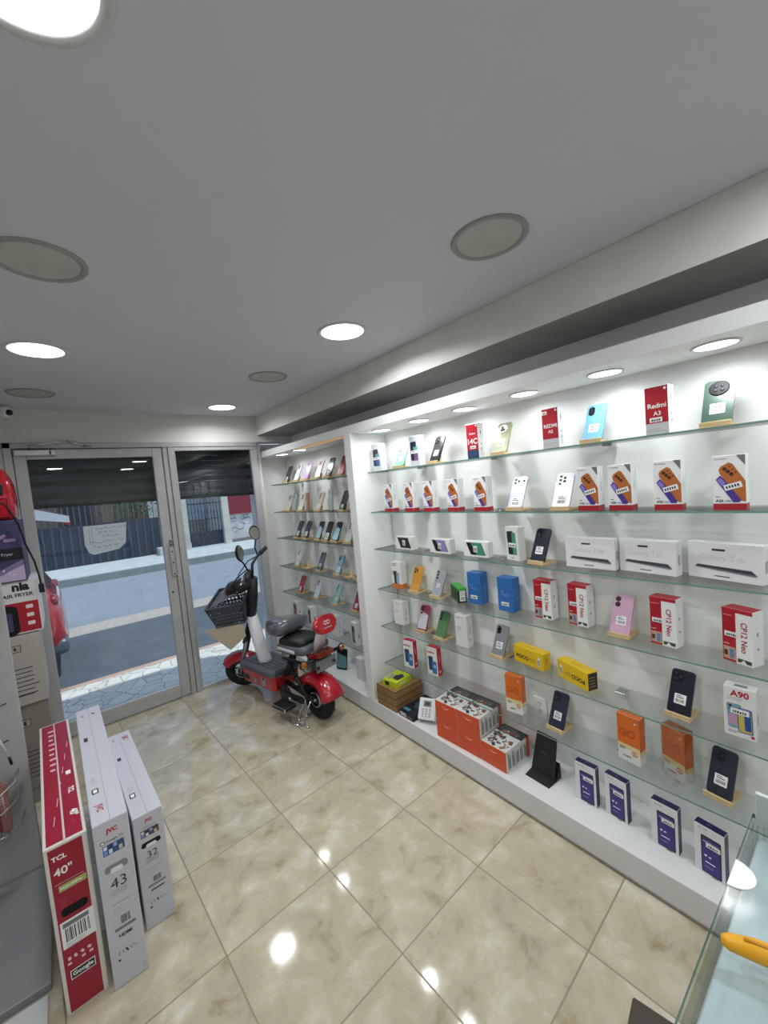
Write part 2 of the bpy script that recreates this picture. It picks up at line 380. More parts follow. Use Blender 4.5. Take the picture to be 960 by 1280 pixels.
b.lathe([(0, .004), (.007, .004), (.008, 0)], M('#303030', .4, metal=.6), 12, Matrix.Translation((.66, D-.0145, .88)) @ Matrix.Rotation(PI/2, 4, 'X'))
dp(b, 'door_lock')
dc = empty('door_closer', (-.08, D-.02, 2.02)); tag(dc, 'silver hydraulic door closer with folding arm on top of the door', 'door closer')
b = B(); b.box(-.1, -.035, -.022, .12, .005, .018, M('#c4c6c6', .35, metal=.4), .006, 2); b.box(.085, -.037, -.015, .095, -.03, .012, BLACK); b.obj('closer_body', dc)
b = B(); b.tube([(-.02, -.02, .02), (-.02, -.03, .045), (.19, -.06, .075)], .006, CHROME); b.tube([(.19, -.06, .075), (.3, -.01, .04)], .008, CHROME); b.box(.28, -.02, .028, .33, 0, .05, M('#8f9191', .4, metal=.6), .003); b.obj('closer_arm', dc)
# fixed window
wn = empty('window_1', (1.1, D, 0)); S(wn)
b = B(); b.box(.787, D-.012, 2.02, 1.49, D+.03, 2.05, ALU, .003); b.box(.787, D-.012, 0, 1.49, D+.03, .03, ALU, .003); b.box(.787, D-.012, .03, .8, D+.03, 2.02, ALU, .002); b.box(1.43, D-.012, .03, 1.49, D+.03, 2.02, ALU, .003)
b.obj('window_frame', wn, (-1.1, -D, 0))
b = B(); b.box(.799, D+.006, .029, 1.431, D+.012, 2.021, DOORGLASS); b.obj('glass_pane', wn, (-1.1, -D, 0))
# handwritten notice stuck outside of the door glass (read from behind)
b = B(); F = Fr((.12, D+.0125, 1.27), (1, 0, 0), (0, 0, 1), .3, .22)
pm = M('#d6d3d8', .8, emit=.3)  # emission put in for daylight passing through the paper
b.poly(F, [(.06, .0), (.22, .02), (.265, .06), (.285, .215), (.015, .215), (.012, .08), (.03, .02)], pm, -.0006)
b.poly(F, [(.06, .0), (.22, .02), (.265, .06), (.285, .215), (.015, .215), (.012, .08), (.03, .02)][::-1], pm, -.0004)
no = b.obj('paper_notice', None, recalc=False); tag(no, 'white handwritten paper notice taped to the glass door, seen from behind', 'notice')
b = B(); ink = M('#4f4c5c', .8)
for r_, (v, a0, a1) in enumerate(((.19, .09, .27), (.16, .10, .22), (.13, .12, .21), (.09, .05, .25), (.055, .06, .2))):
    a = a0
    while a < a1:
        wl_ = random.uniform(.012, .03); p = []; n = int(wl_/.0035)
        for i in range(n+1): p.append((a+i*.0035, v+random.uniform(-.008, .008)))
        for (q0, w0), (q1, w1) in zip(p, p[1:]):
            b.poly(F, [(q0, w0-.002), (q1, w1-.002), (q1, w1+.002), (q0, w0+.002)], ink, .0002)
        a += wl_+.008
for a in (.045, .062): b.rect(F, a, .07, a+.002, .2, ink, .0002)
kid(no, b.obj('handwriting', no, recalc=False))
# roller shutter hanging outside the glass
b = B()
rs = empty('roller_shutter', (.6, D+.16, 1.64)); tag(rs, 'dark slatted roller shutter lowered part way outside the glass front', 'shutter')
n = 11; sm_ = M('#3a3e43', .45, metal=.2, var=.35, scale=5)
for i in range(n):
    z0 = 0.0+i*.045
    b.prism([(0, z0), (.012, z0+.006), (.012, z0+.038), (0, z0+.044)], 1.86, sm_ if i % 2 else M('#4b5056', .4, metal=.3, var=.4, scale=4), Matrix(((0, 0, 1, -.93), (1, 0, 0, 0), (0, 1, 0, 0), (0, 0, 0, 1))))
b.obj('slats', rs, (0, 0, .005), (0, .018, 0))
b = B(); b.box(-.93, -.008, -.012, .93, .02, .012, M('#1f2125', .5, metal=.3), .003); b.obj('bottom_rail', rs, (0, 0, 0), (0, .018, 0))
b = B(); b.box(-.93, -.03, .49, .93, .2, .7, M('#24272c', .6), .01); b.obj('shutter_box', rs)

# security camera
sc_ = empty('security_camera', (-.18, D-.12, 2.28)); tag(sc_, 'white round-nosed security camera under the ceiling above the door', 'camera')
b = B(); b.lathe([(0, 0), (.05, 0), (.05, .02), (.03, .035)], PAPER, 24, Matrix.Translation((-.04, .03, .0))); b.tube([(-.04, .03, .01), (-.03, 0, -.005)], .018, PAPER, 12); b.obj('mount', sc_)
b = B(); b.tube([(-.08, .03, .0), (.0, -.035, -.015), (.012, -.045, -.018)], [.032, .034, .03], PAPER, 20); b.obj('housing', sc_)
b = B(); b.blob((.016, -.048, -.019), (.019, .019, .019), BLACK); b.obj('lens', sc_)
#@@PART2
# ------------------------------------------------------------------ merchandise helpers
WOOD = M('#d3b98a', .55, var=.12, scale=30)
WOODC = M('#c9ab78', .55, var=.12, scale=30)
_st = {}
def stand(X, Y, z, yaw, label, w=.085):
    """wooden phone stand: plank, front lip and low back rest. X,Y = middle of the front edge"""
    if 'p' not in _st:
        b = B(); b.box(-w/2, 0, 0, w/2, .105, .008, WOOD, .0012); o = b.obj('phone_stand')
        b = B(); b.box(-w/2, 0, .008, w/2, .009, .019, WOOD, .0012); kid(o, b.obj('front_lip', o))
        b = B(); b.box(-.02, .045, .008, .02, .054, .05, WOOD, .0012, T=Matrix.Translation((0, .045, .008)) @ Matrix.Rotation(-.3, 4, 'X') @ Matrix.Translation((0, -.045, -.008))); kid(o, b.obj('back_rest', o))
        _st['p'] = o; s = o
    else: s = copy_tree(_st['p'])
    s.location = (X, Y, z+.0004); s.rotation_euler = (0, 0, math.radians(yaw-90))
    tag(s, label, 'phone stand', 'wooden phone stands'); return s
def cam_dots(b, F, w, h, pts, r, ring='#2a2c30'):
    for a, c in pts:
        b.lathe([(r, 0), (r, .0016), (r*.8, .0022), (0, .0022)], M(ring, .25, metal=.4), 16, Matrix.Translation((a, -.0042, c)) @ Matrix.Rotation(PI/2, 4, 'X'))
        b.lathe([(r*.62, 0), (0, .0003)], BLACK, 12, Matrix.Translation((a, -.0065, c)) @ Matrix.Rotation(PI/2, 4, 'X'))
def phone(X, Y, z, yaw, col, label, group, cam='dots3', tilt=26, w=.077, h=.165, sticker=(.5, .34, .5), col2=None, onstand=True, metal=.1, rough=.28, edge=None, stlabel=None, name='smartphone'):
    t = .0082; rz = math.radians(yaw-90)
    b = B(); m = M(col, rough, metal, coat=.3)
    vs = b.prism(rr(w, h, .011, 5), t, M(edge or col, .3, .3), Matrix.Translation((0, 0, h/2)) @ Matrix.Rotation(PI/2, 4, 'X') @ Matrix.Translation((0, 0, -t/2)), bev=.0018, mtop=m)
    o = b.obj(name)
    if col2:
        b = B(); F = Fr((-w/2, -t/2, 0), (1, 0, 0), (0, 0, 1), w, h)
        b.poly(F, [(.003, .012), (w-.003, .012), (w-.003, h*.62), (.003, h*.78)], M(col2, .15, .2), .0003); b.obj('painted_overlay', o)  # lower face overlay: painted reflection on the dark red phone, second colour elsewhere
    b = B(); F = Fr((-w/2, -t/2, 0), (1, 0, 0), (0, 0, 1), w, h)
    dk = '#15161a'
    if cam == 'dots3': cam_dots(b, F, w, h, [(-w*.28, h*.90), (-w*.28, h*.79), (-w*.28, h*.68)], .0068)
    elif cam == 'two': cam_dots(b, F, w, h, [(-w*.27, h*.88), (-w*.27, h*.74)], .0105)
    elif cam == 'ultra': cam_dots(b, F, w, h, [(-w*.27, h*.91), (-w*.27, h*.80), (-w*.27, h*.69), (-w*.02, h*.86), (-w*.02, h*.76)], .0066)
    elif cam == 'tri': cam_dots(b, F, w, h, [(-w*.27, h*.90), (-w*.27, h*.76), (-w*.02, h*.83)], .0085); b.rrect(F, w*.38, h*.84, w*.62, h*.26, .008, 0, M(col, .15, .3), .0004)
    elif cam == 'bar':
        b.prism(rr(w*.9, h*.2, .008, 4), .0014, M('#c3cbd6', .3, .2), Matrix.Translation((0, -t/2+.0003, h*.85)) @ Matrix.Rotation(PI/2, 4, 'X'))
        cam_dots(b, F, w, h, [(-w*.28, h*.90), (-w*.28, h*.80), (-w*.05, h*.85), (w*.32, h*.85)], .0062)
    elif cam == 'round':
        b.lathe([(w*.34, 0), (w*.34, .002), (w*.3, .003), (0, .003)], M('#121417', .6), 32, Matrix.Translation((-w*.0, -t/2, h*.8)) @ Matrix.Rotation(PI/2, 4, 'X'))
        for a, c in ((-.35, .3), (.35, .3), (-.35, -.35), (.35, -.35)): b.lathe([(.0058, 0), (.0058, .001), (0, .001)], M('#3a3e45', .4, .2), 14, Matrix.Translation((a*w*.3, -t/2-.003, h*.8+c*w*.3)) @ Matrix.Rotation(PI/2, 4, 'X'))
    elif cam == 'whiteround':
        b.lathe([(w*.3, 0), (w*.3, .002), (w*.27, .003), (0, .003)], M('#e9e9e2', .3), 32, Matrix.Translation((-w*.05, -t/2, h*.8)) @ Matrix.Rotation(PI/2, 4, 'X'))
        for a, c in ((-.2, .3), (-.3, -.35), (.25, -.3)): b.lathe([(.0065, 0), (.0065, .001), (0, .001)], BLACK, 14, Matrix.Translation((-w*.05+a*w*.28, -t/2-.003, h*.8+c*w*.28)) @ Matrix.Rotation(PI/2, 4, 'X'))
    elif cam == 'pill':
        b.prism(rr(w*.32, h*.24, w*.155, 6), .002, M(dk, .15, .2, coat=1), Matrix.Translation((-w*.24, -t/2+.0002, h*.82)) @ Matrix.Rotation(PI/2, 4, 'X'))
        for c in (.87, .77): b.lathe([(.0055, 0), (0, .001)], M('#3a3e45', .1, .6), 14, Matrix.Translation((-w*.24, -t/2-.0021, h*c)) @ Matrix.Rotation(PI/2, 4, 'X'))
    elif cam == 'square':
        b.prism(rr(w*.46, w*.5, .008, 4), .0016, M(col, .2, .2), Matrix.Translation((-w*.2, -t/2+.0003, h*.82)) @ Matrix.Rotation(PI/2, 4, 'X'))
        cam_dots(b, F, w, h, [(-w*.3, h*.88), (-w*.3, h*.77), (-w*.1, h*.825)], .0072)
    if cam: b.obj('camera_module', o)
    else: b.bm.free()
    if sticker:
        sx, sz, sw = sticker; b = B()
        W_, H_ = w*sw, w*sw*.95; cx, cz = w*sx, h*sz
        b.rrect(F, cx, cz, W_, H_, .0015, 0, PAPER, .0006)
        b.barcode(F, cx-W_*.38, cz-H_*.34, cx+W_*.38, cz-H_*.02, INK, .0009)
        b.rect(F, cx-W_*.35, cz+H_*.12, cx+W_*.3, cz+H_*.2, INK, .0009); b.rect(F, cx-W_*.35, cz+H_*.3, cx+W_*.1, cz+H_*.37, INK, .0009)
        b.obj('price_label', o)
    up_ = (.0086 if onstand else .001)
    dx, dy = math.sin(rz), math.cos(rz)
    off = .0185 if onstand else 0.0
    # local +y in world = (-sin rz, cos rz)
    o.location = (X-math.sin(rz)*off, Y+math.cos(rz)*off, z+up_+t/2*math.sin(math.radians(tilt)))
    o.rotation_euler = (-math.radians(tilt), 0, rz)
    tag(o, label, 'phone', group)
    if onstand: stand(X, Y, z, yaw, stlabel or ('wooden stand under the '+label.split(' with ')[0].split(' on ')[0].split(' in ')[0]+(' in the narrow bay' if Y > YD else ' in the wide bay')))
    return o
def carton(name, label, cat, group, X, Y, z, yaw, w, d, h, front='#ececea', side=None, top=None, draw=None, lab=None, left=None, bev=.0008, slot='printed_artwork', dz=.0004):
    """retail box; X,Y = its front left bottom corner, facing the room"""
    rz = math.radians(yaw-90); c, s = math.cos(rz), math.sin(rz)
    b = B(); f = M(front, .38); sd = M(side or front, .38); tp = M(top or side or front, .38)
    b.box(0, 0, 0, w, d, h, f, bev, 1, tops=None)
    b.bm.normal_update()
    for q in b.bm.faces:
        n = q.normal
        if n.x > .8 or n.x < -.8: q.material_index = b.mi(sd if (n.x > 0 or not left) else M(left, .38))
        elif n.z > .8: q.material_index = b.mi(tp)
    o = b.obj(name, None, (X, Y, z+dz), (0, 0, rz)); tag(o, label, cat, group)
    FF = {'f': Fr((0, 0, 0), (1, 0, 0), (0, 0, 1), w, h), 'r': Fr((w, 0, 0), (0, 1, 0), (0, 0, 1), d, h),
          't': Fr((0, 0, h), (1, 0, 0), (0, 1, 0), w, d), 'l': Fr((0, d, 0), (0, -1, 0), (0, 0, 1), d, h)}
    if draw:
        b = B(); draw(b, FF, w, d, h)
        if len(b.bm.faces): kid(o, b.obj(slot, o))
    if lab:
        b = B(); a0, b0, a1, b1 = lab[:4]; F = FF[lab[4] if len(lab) > 4 else 'f']
        b.rect(F, a0, b0, a1, b1, PAPER, .0014)
        q = (b1-b0); dash_row(b, F, (a0+a1)/2, b0+q*.42, (a1-a0)*.7, q*.42) if (a1-a0) > q else b.barcode(F, a0+.15*(a1-a0), b0+q*.15, a1-.15*(a1-a0), b1-q*.4, INK, .0018)
        kid(o, b.obj('price_label', o))
    return o
def redo(src, label, X, Y, z, yaw):
    o = copy_tree(src); o.location = (X, Y, z+.0004); o.rotation_euler = (0, 0, math.radians(yaw-90)); o['label'] = label; return o
def dash_row(b, F, cx, cy, w, h, m=None):
    m = m or INK; x = cx-w/2
    while x < cx+w/2:
        q = h*random.choice((.35, .55, .7)); b.rect(F, x, cy-h/2, min(x+q, cx+w/2), cy+h/2*random.choice((.6, 1, 1)), m, .0018); x += q+h*.28
def pic_phone(b, F, cx, cy, w, h, ang, col, cams=3, off=.0006, frame=None):
    """a printed picture of a phone back"""
    if frame: b.rrect(F, cx, cy, w*1.06, h*1.03, w*.17, ang, M(frame, .4), off-.0001)
    b.rrect(F, cx, cy, w, h, w*.16, ang, M(col, .4), off)
    ca, sa = math.cos(ang), math.sin(ang)
    for i in range(cams):
        x, y = -w*.24, h*.40-i*h*.12
        b.disc(F, cx+x*ca-y*sa, cy+x*sa+y*ca, w*.11, BLACK, off+.0003)
GR = M('#9a9a9e', .5); LG = M('#c9cacc', .5)
def clip_face(w, h, pts):  # keep artwork inside the face
    return [(min(max(a, .001), w-.001), min(max(c, .001), h-.001)) for a, c in pts]
SHELF = SH
# --------------------------------------------------- box designs
def d_a26(b, F, w, d, h):
    f, r = F['f'], F['r']; red = M('#a8202e', .4)
    b.rect(f, 0, 0, w, h*.12, red); b.rect(r, 0, 0, d, h*.12, red); b.rect(F['l'], 0, 0, d, h*.12, red)
    b.poly(f, [(w*.72, h*.995), (w*.99, h*.995), (w*.99, h*.8)], M('#6d7076', .5))
    b.poly(f, [(w*.1, h*.56), (w*.24, h*.64), (w*.9, h*.22), (w*.8, h*.14), (w*.62, h*.14)], M('#4b3690', .4), .0006)
    b.poly(f, [(w*.14, h*.55), (w*.24, h*.6), (w*.4, h*.5), (w*.3, h*.44)], M('#8d7fd0', .4), .0008)
    b.poly(f, clip_face(w, h, [(w*.2, h*.75), (w*.26, h*.8), (w*.5, h*.87), (w*.62, h*.84), (w*.99, h*.52), (w*.99, h*.15), (w*.86, h*.17), (w*.22, h*.68)]), M('#b86a31', .4), .001)
    for i in range(3): b.disc(f, w*(.38+.1*i), h*(.755-.05*i), w*.066, BLACK, .0014); b.disc(f, w*(.38+.1*i), h*(.755-.05*i), w*.02, M('#8a4a20', .3), .0016)
    for i in range(3): b.disc(f, w*(.53+.09*i), h*(.795-.055*i), w*.028, BLACK, .0014)
    dash_row(b, f, w*.28, h*.94, w*.42, h*.022, GR)
    b.text(f, 'A26', w*.2, h*.175, w*.24, h*.06, INK, 0, .0008, .03); b.text(f, 'Ultra', w*.5, h*.17, w*.26, h*.04, M('#5c3b92', .4), 0, .0012, .01)
    b.lines(f, w*.08, h*.24, w*.28, 1, 1, INK, h*.012)
    b.text(r, 'A26 Ultra', d*.5, h*.55, h*.3, .006, INK, PI/2)
A26L = (.032, .066, .082, .084)
def lab_rot(b, F, cx, cy, w, h, ang):
    b.rrect(F, cx, cy, w, h, .001, ang, PAPER, .0018)
    ca, sa = math.cos(ang), math.sin(ang)
    for i in range(5):
        a = (-.35+.16*i)*w
        b.rrect(F, cx+a*ca, cy+a*sa, w*.09, h*.45, .0001, ang, INK, .0022)
A26 = [(1, 2.118, 'leftmost of the orange-phone boxes with a red base on the second shelf'), (1, 1.922, 'second from the left of the orange-phone boxes with a red base on the second shelf'),
       (1, 1.752, 'third from the left of the orange-phone boxes with a red base'), (1, 1.562, 'fourth from the left of the orange-phone boxes with a red base on the second shelf'),
       (1, 1.373, 'orange-phone box with a red base just left of the silver-white phone'), (1, .824, 'orange-phone box with a red base just right of the white five-camera phone'),
       (1, .703, 'orange-phone box with a red base, second right of the white five-camera phone'), (1, .545, 'orange-phone box with a red base, second from the right end of the second shelf'), (1, .373, 'rightmost orange-phone box with a red base on the second shelf')]
src = carton('phone_box', A26[0][2], 'phone box', 'white phone boxes with red base', 1.70, A26[0][1], SHELF[1], 0, .084, .05, .178, '#eeeef0', draw=d_a26)
b = B(); lab_rot(b, Fr((0, 0, 0), (1, 0, 0), (0, 0, 1), 0, 0), .052, .078, .046, .019, .28); kid(src, b.obj('price_label', src))
for i, (s_, y, lb) in enumerate(A26[1:]): redo(src, lb, 1.70+random.uniform(-.003, .003), y, SHELF[1], random.uniform(-3, 3))
def d_red(txts, name2=None, label=None, blue=False, frac=.24):
    def f_(b, F, w, d, h):
        f, r = F['f'], F['r']
        b.rect(f, .0015, h*frac, w-.0015, h*.985, M('#b01c2c', .38))
        if blue:
            b.rect(f, .0015, .0015, w-.0015, h*frac, M('#232c4c', .4)); b.rrect(f, w*.5, h*.14, w*.8, h*.2, .006, 0, M('#35486e', .35), .0006)
        else:
            b.rect(f, .0015, .0015, w-.0015, h*frac, M('#c6c7ca', .45)); b.lines(f, w*.1, h*.12, w*.9, 2, .008, GR)
        for t, cy, hh, ww in txts: b.text(f, t, w*.52, h*cy, w*ww, h*hh, PAPER, 0, .0009, .02)
        b.disc(f, w*.87, h*.93, w*.06, PAPER)
        b.lines(r, h*.68, d*.4, h*.84, 1, 1, INK, .005, vert=True); b.lines(r, h*.1, d*.3, h*.4, 3, .006, GR, vert=True)
        for q in (.25, .38): b.rect(r, d*.4, h*q, d*.6, h*(q+.05), GR)
    return f_
carton('phone_box', 'red phone box with a blue lower edge beside the sage green phone', 'phone box', 'phone boxes', 1.70, 1.39, SHELF[0], 3, .072, .048, .178, '#e9e9eb', draw=d_red([('Redmi', .72, .06, .5), ('14C', .5, .16, .85)], blue=True), lab=(.02, .05, .055, .066))
carton('phone_box', 'red and grey phone box left of the light blue phone on the top shelf', 'phone box', 'phone boxes', 1.70, .966, SHELF[0], 0, .075, .048, .174, '#e9e9eb', draw=d_red([('REDMI', .56, .09, .85), ('A5', .42, .08, .4)]), lab=(.003, .148, .026, .162))
carton('phone_box', 'red and grey phone box on the top shelf just left of the large green phone', 'phone box', 'phone boxes', 1.70, .563, SHELF[0], -3, .075, .05, .171, '#ececee', draw=d_red([('Redmi', .6, .1, .9), ('A3', .44, .09, .42)]), lab=(.015, .045, .055, .061))
def d_dk(c1='#1d2530', c2='#2f63b4', strip=True):
    def f_(b, F, w, d, h):
        f = F['f']; pic_phone(b, f, w*.42, h*.5, w*.62, h*.62, 0, c1, 2)
        b.rect(f, w*.45, h*.18, w*.85, h*.42, M(c2, .4), .0008)
        b.rrect(f, w*.62, h*.56, w*.42, h*.16, .004, 0, M('#5fa39e', .4), .0008); b.lines(f, w*.1, h*.92, w*.6, 2, .01, GR)
        if strip: b.rect(f, w*.15, h*.42, w*.85, h*.52, PAPER, .0011); b.lines(f, w*.22, h*.47, w*.75, 1, .01, INK, .003, .0014)
        b.lines(F['r'], h*.5, d*.42, h*.7, 1, 1, GR, .004, vert=True)
    return f_
carton('phone_box', 'white phone box with blue corner, leftmost on the top shelf of the wide bay', 'phone box', 'phone boxes', 1.69, 2.193, SHELF[0], 0, .088, .048, .178, '#dfe3e6', side='#eeeeec', draw=d_dk())
carton('phone_box', 'white phone box between the mint phone and the black phone, top shelf', 'phone box', 'phone boxes', 1.69, 1.82, SHELF[0], 0, .08, .048, .18, '#cfd6dc', side='#eeeeec', draw=d_dk('#1a2438', '#7c5f86'))
G1 = 'demo phones in the wide bay'
phone(1.695, 1.954, SHELF[0], 4, '#8ed0b6', 'mint green phone with a price sticker on the top shelf', G1, 'dots3')
phone(1.695, 1.649, SHELF[0], -4, '#16181c', 'black phone with a white sticker on the top shelf of the wide bay', G1, 'square', stlabel='light wooden phone stand under the black phone on the top shelf of the wide bay')
phone(1.695, 1.203, SHELF[0], 2, '#8a9070', 'sage green phone with a white round camera on the top shelf', G1, 'whiteround')
phone(1.695, .761, SHELF[0], 0, '#78b4de', 'light blue phone with a dark pill camera on the top shelf', G1, 'pill')
phone(1.695, .362, SHELF[0], 0, '#435c50', 'dark green phone with a big round camera on the top shelf', G1, 'round', w=.082)
phone(1.70, 1.142, SHELF[1], 0, '#c0c7d6', 'silver-white phone with a camera bar on the second shelf', G1, 'bar', sticker=(.5, .2, .62))
phone(1.70, .912, SHELF[1], 0, '#cdd1da', 'white five-camera phone on the second shelf', G1, 'ultra', sticker=(.5, .22, .62))
phone(1.704, 1.046, SHELF[2], -6, '#141a2e', 'dark navy phone on the third shelf left of the tablet boxes', G1, 'pill')
phone(1.717, 1.933, SHELF[3], 6, '#d99a45', 'orange phone with black cameras on the fourth shelf', G1, 'square', sticker=None)
phone(1.714, 1.738, SHELF[3], 0, '#a9abb2', 'silver grey phone on the fourth shelf left of the green and black box', G1, 'dots3', sticker=(.5, .4, .35))
phone(1.737, .710, SHELF[3], 0, '#d6a9c4', 'pink phone with two black camera lenses on the fourth shelf', G1, 'two')
phone(1.736, 1.919, SHELF[4], 6, '#9c4656', 'dark red phone with a painted pale reflection on the fifth shelf', G1, 'dots3', sticker=None, col2='#e3dfea')
phone(1.722, 1.742, SHELF[4], 0, '#5f8a5c', 'moss green phone on the fifth shelf', G1, 'dots3', sticker=None)
phone(1.728, 1.325, SHELF[4], 0, '#8e8f92', 'grey phone with a dark pill camera on the fifth shelf', G1, 'pill')
phone(1.728, .512, SHELF[4], -4, '#161c2b', 'near-black navy phone on the fifth shelf left of the white box with crimson lettering', G1, 'square')
phone(1.717, 1.010, SHELF[5], -3, '#2a3347', 'slate navy phone on the lowest shelf between the orange boxes', G1, 'square')
phone(1.725, .398, SHELF[5], -8, '#232b3a', 'slate navy phone on the lowest shelf at its right end', G1, 'square')
# shelf 3
def d_lie(c):
    def f_(b, F, w, d, h):
        f = F['f']; b.poly(f, [(w*.12, h*.92), (w*.75, h*.92), (w*.9, h*.12), (w*.3, h*.12)], M('#15181c', .4))
        b.poly(f, [(w*.3, h*.92), (w*.75, h*.92), (w*.87, h*.12), (w*.55, h*.12)], M(c, .4), .0007)
        b.disc(f, w*.55, h*.5, h*.1, BLACK, .001); b.rect(f, w*.42, h*.3, w*.58, h*.72, PAPER, .0012); b.barcode(f, w*.44, h*.35, w*.56, h*.6, INK, .0015)
        for i in range(4): b.rect(F['f'], w*.93, h*(.2+.17*i), w*.97, h*(.26+.17*i), GR)
    return f_
carton('phone_box', 'white phone box lying on its side, black phone picture, leftmost on third shelf', 'phone box', 'white boxes lying on their side', 1.74, 2.085, SHELF[2], 0, .165, .045, .084, '#e9e9e6', draw=d_lie('#22302f'))
carton('phone_box', 'white phone box lying on its side with a lilac phone picture on the third shelf', 'phone box', 'white boxes lying on their side', 1.74, 1.765, SHELF[2], 0, .165, .045, .084, '#e9e9e6', draw=d_lie('#8c84b4'))
carton('phone_box', 'white phone box lying on its side with a green phone picture on the third shelf', 'phone box', 'white boxes lying on their side', 1.74, 1.50, SHELF[2], 0, .165, .045, .084, '#e9e9e6', draw=d_lie('#3f8f6c'))
def d_green(b, F, w, d, h):
    f = F['f']; pic_phone(b, f, w*.4, h*.52, w*.5, h*.7, .06, '#22282c', 2); pic_phone(b, f, w*.68, h*.5, w*.3, h*.66, .06, '#4e9a74', 0, .0009)
    b.lines(f, w*.35, h*.06, w*.65, 1, 1, INK, .003)
carton('phone_box', 'upright white phone box with green phone picture left of the navy phone', 'phone box', 'phone boxes', 1.76, 1.235, SHELF[2], -14, .088, .045, .168, '#e6e7e3', draw=d_green, lab=(.02, .066, .07, .088))
def d_tab(b, F, w, d, h):
    f = F['f']; b.text(f, 'Galaxy Tab', w*.48, h*.58, w*.76, h*.2, M('#dcdde0', .25), 0, .0006)
    b.poly(f, [(w*.1, h*.3), (w*.14, h*.38), (w*.86, h*.34), (w*.93, h*.22), (w*.9, h*.19)], M('#43464e', .3), .0008)
    b.poly(f, [(w*.1, h*.3), (w*.9, h*.19), (w*.93, h*.22), (w*.93, h*.235), (w*.1, h*.32)], M('#8f949c', .3, .4), .0011)
    b.rect(f, w*.35, h*.79, w*.53, h*.84, INK, .0008); b.lines(f, w*.38, h*.09, w*.62, 1, 1, INK, .003)
    b.rect(F['r'], d*.3, h*.3, d*.5, h*.6, GR); b.rect(F['r'], d*.6, h*.3, d*.66, h*.6, INK)
t0 = carton('tablet_box', 'white tablet box, leftmost of the three on the third shelf, beside the navy phone', 'tablet box', 'white tablet boxes', 1.745, .915, SHELF[2], 1, .205, .045, .13, '#eaebec', draw=d_tab)
redo(t0, 'white tablet box, middle one of three on the third shelf', 1.775, .702, SHELF[2], -7)
o = redo(t0, 'white tablet box, rightmost of three on the third shelf, reaching the picture edge', 1.795, .474, SHELF[2], -13); o.scale = (1.07, 1, 1)
# shelf 4
def d_wo(b, F, w, d, h):
    f = F['f']; b.rect(f, 0, 0, w, h*.18, M('#d9772e', .4)); b.rect(F['r'], 0, 0, d, h*.18, M('#d9772e', .4)); pic_phone(b, f, w*.42, h*.42, w*.34, h*.48, .05, '#23262b', 2)
    pic_phone(b, f, w*.66, h*.4, w*.3, h*.42, -.05, '#9bb0c8', 2, .0009); b.lines(f, w*.15, h*.92, w*.55, 2, .012, INK, .004, jit=.1); b.rect(f, w*.12, h*.5, w*.22, h*.66, M('#d9772e', .4))
carton('phone_box', 'white phone box with an orange base, leftmost on the fourth shelf', 'phone box', 'phone boxes', 1.745, 2.165, SHELF[3], 2, .095, .05, .182, '#ebe9e4', draw=d_wo)
def d_gb(b, F, w, d, h):
    f = F['f']; b.rect(f, 0, h*.86, w, h, M('#3faa3c', .4)); b.rect(f, w*.2, h*.12, w*.86, h*.84, PAPER, .0006); b.barcode(f, w*.3, h*.2, w*.8, h*.42, INK, .001); b.lines(f, w*.28, h*.76, w*.8, 4, h*.08, INK, .002, .001)
    b.rect(F['l'], d*.1, h*.2, d*.9, h*.7, M('#20262a', .4)); b.lines(F['l'], d*.15, h*.6, d*.6, 3, .012, M('#3faa3c', .4), .004, .0008)
carton('phone_box', 'small green and black box lying with its label end forward on the fourth shelf', 'phone box', 'phone boxes', 1.722, 1.553, SHELF[3], 58, .05, .145, .085, '#16191b', side='#17301c', top='#3faa3c', left='#1f5a2a', draw=d_gb)
def d_blue(b, F, w, d, h):
    f = F['f']; b.lines(f, w*.22, h*.58, w*.4, 1, 1, M('#9db9dd', .4), .003); b.text(f, 'Play15', w*.5, h*.49, w*.62, h*.08, M('#9db9dd', .4)); b.lines(F['r'], h*.35, d*.45, h*.65, 2, .01, M('#5c8fce', .4), .003, vert=True)
    b.lines(F['t'], w*.2, d*.5, w*.7, 1, 1, M('#6f9bd0', .4))
bl = carton('phone_box', 'plain blue phone box, the left one of two, right of the green and black box', 'phone box', 'blue phone boxes', 1.768, 1.516, SHELF[3], 1, .092, .062, .178, '#2f6db4', draw=d_blue, lab=(.02, .03, .065, .05))
redo(bl, 'plain blue phone box, the right one of two, left of the red and white boxes', 1.757, 1.305, SHELF[3], 1)
def d_cp(b, F, w, d, h):
    f, r, t = F['f'], F['r'], F['t']
    b.rect(f, .001, h*.0, w*.46, h*.93, M('#b01528', .4)); b.rect(f, w*.46, 0, w*.998, h*.93, PAPER, .0005); b.rect(f, 0, h*.93, w, h, M('#b3182c', .4))
    b.text(f, 'CP12 Neo', w*.73, h*.5, h*.68, w*.2, M('#b01528', .4), -PI/2, .001, .02)
    b.rect(f, w*.04, h*.04, w*.44, h*.27, M('#c9a58c', .4), .0007); b.rect(f, w*.24, h*.06, w*.4, h*.24, M('#6b86a8', .4), .0009); b.rect(f, w*.06, h*.1, w*.18, h*.2, M('#4a3430', .4), .0009)
    b.lines(f, w*.05, h*.32, w*.3, 1, .01, PAPER, .002, .0008); b.lines(f, w*.06, h*.86, w*.38, 1, 1, M('#e08a90', .4), .003, .0008)
    b.rect(f, w*.5, h*.03, w*.95, h*.1, M('#36503e', .4), .0008); b.poly(f, [(w*.6, h*.03), (w*.8, h*.03), (w*.7, h*.09)], PAPER, .001)
    b.rect(r, d*.35, h*.3, d*.55, h*.34, GR); b.rect(r, d*.35, h*.55, d*.5, h*.62, GR)
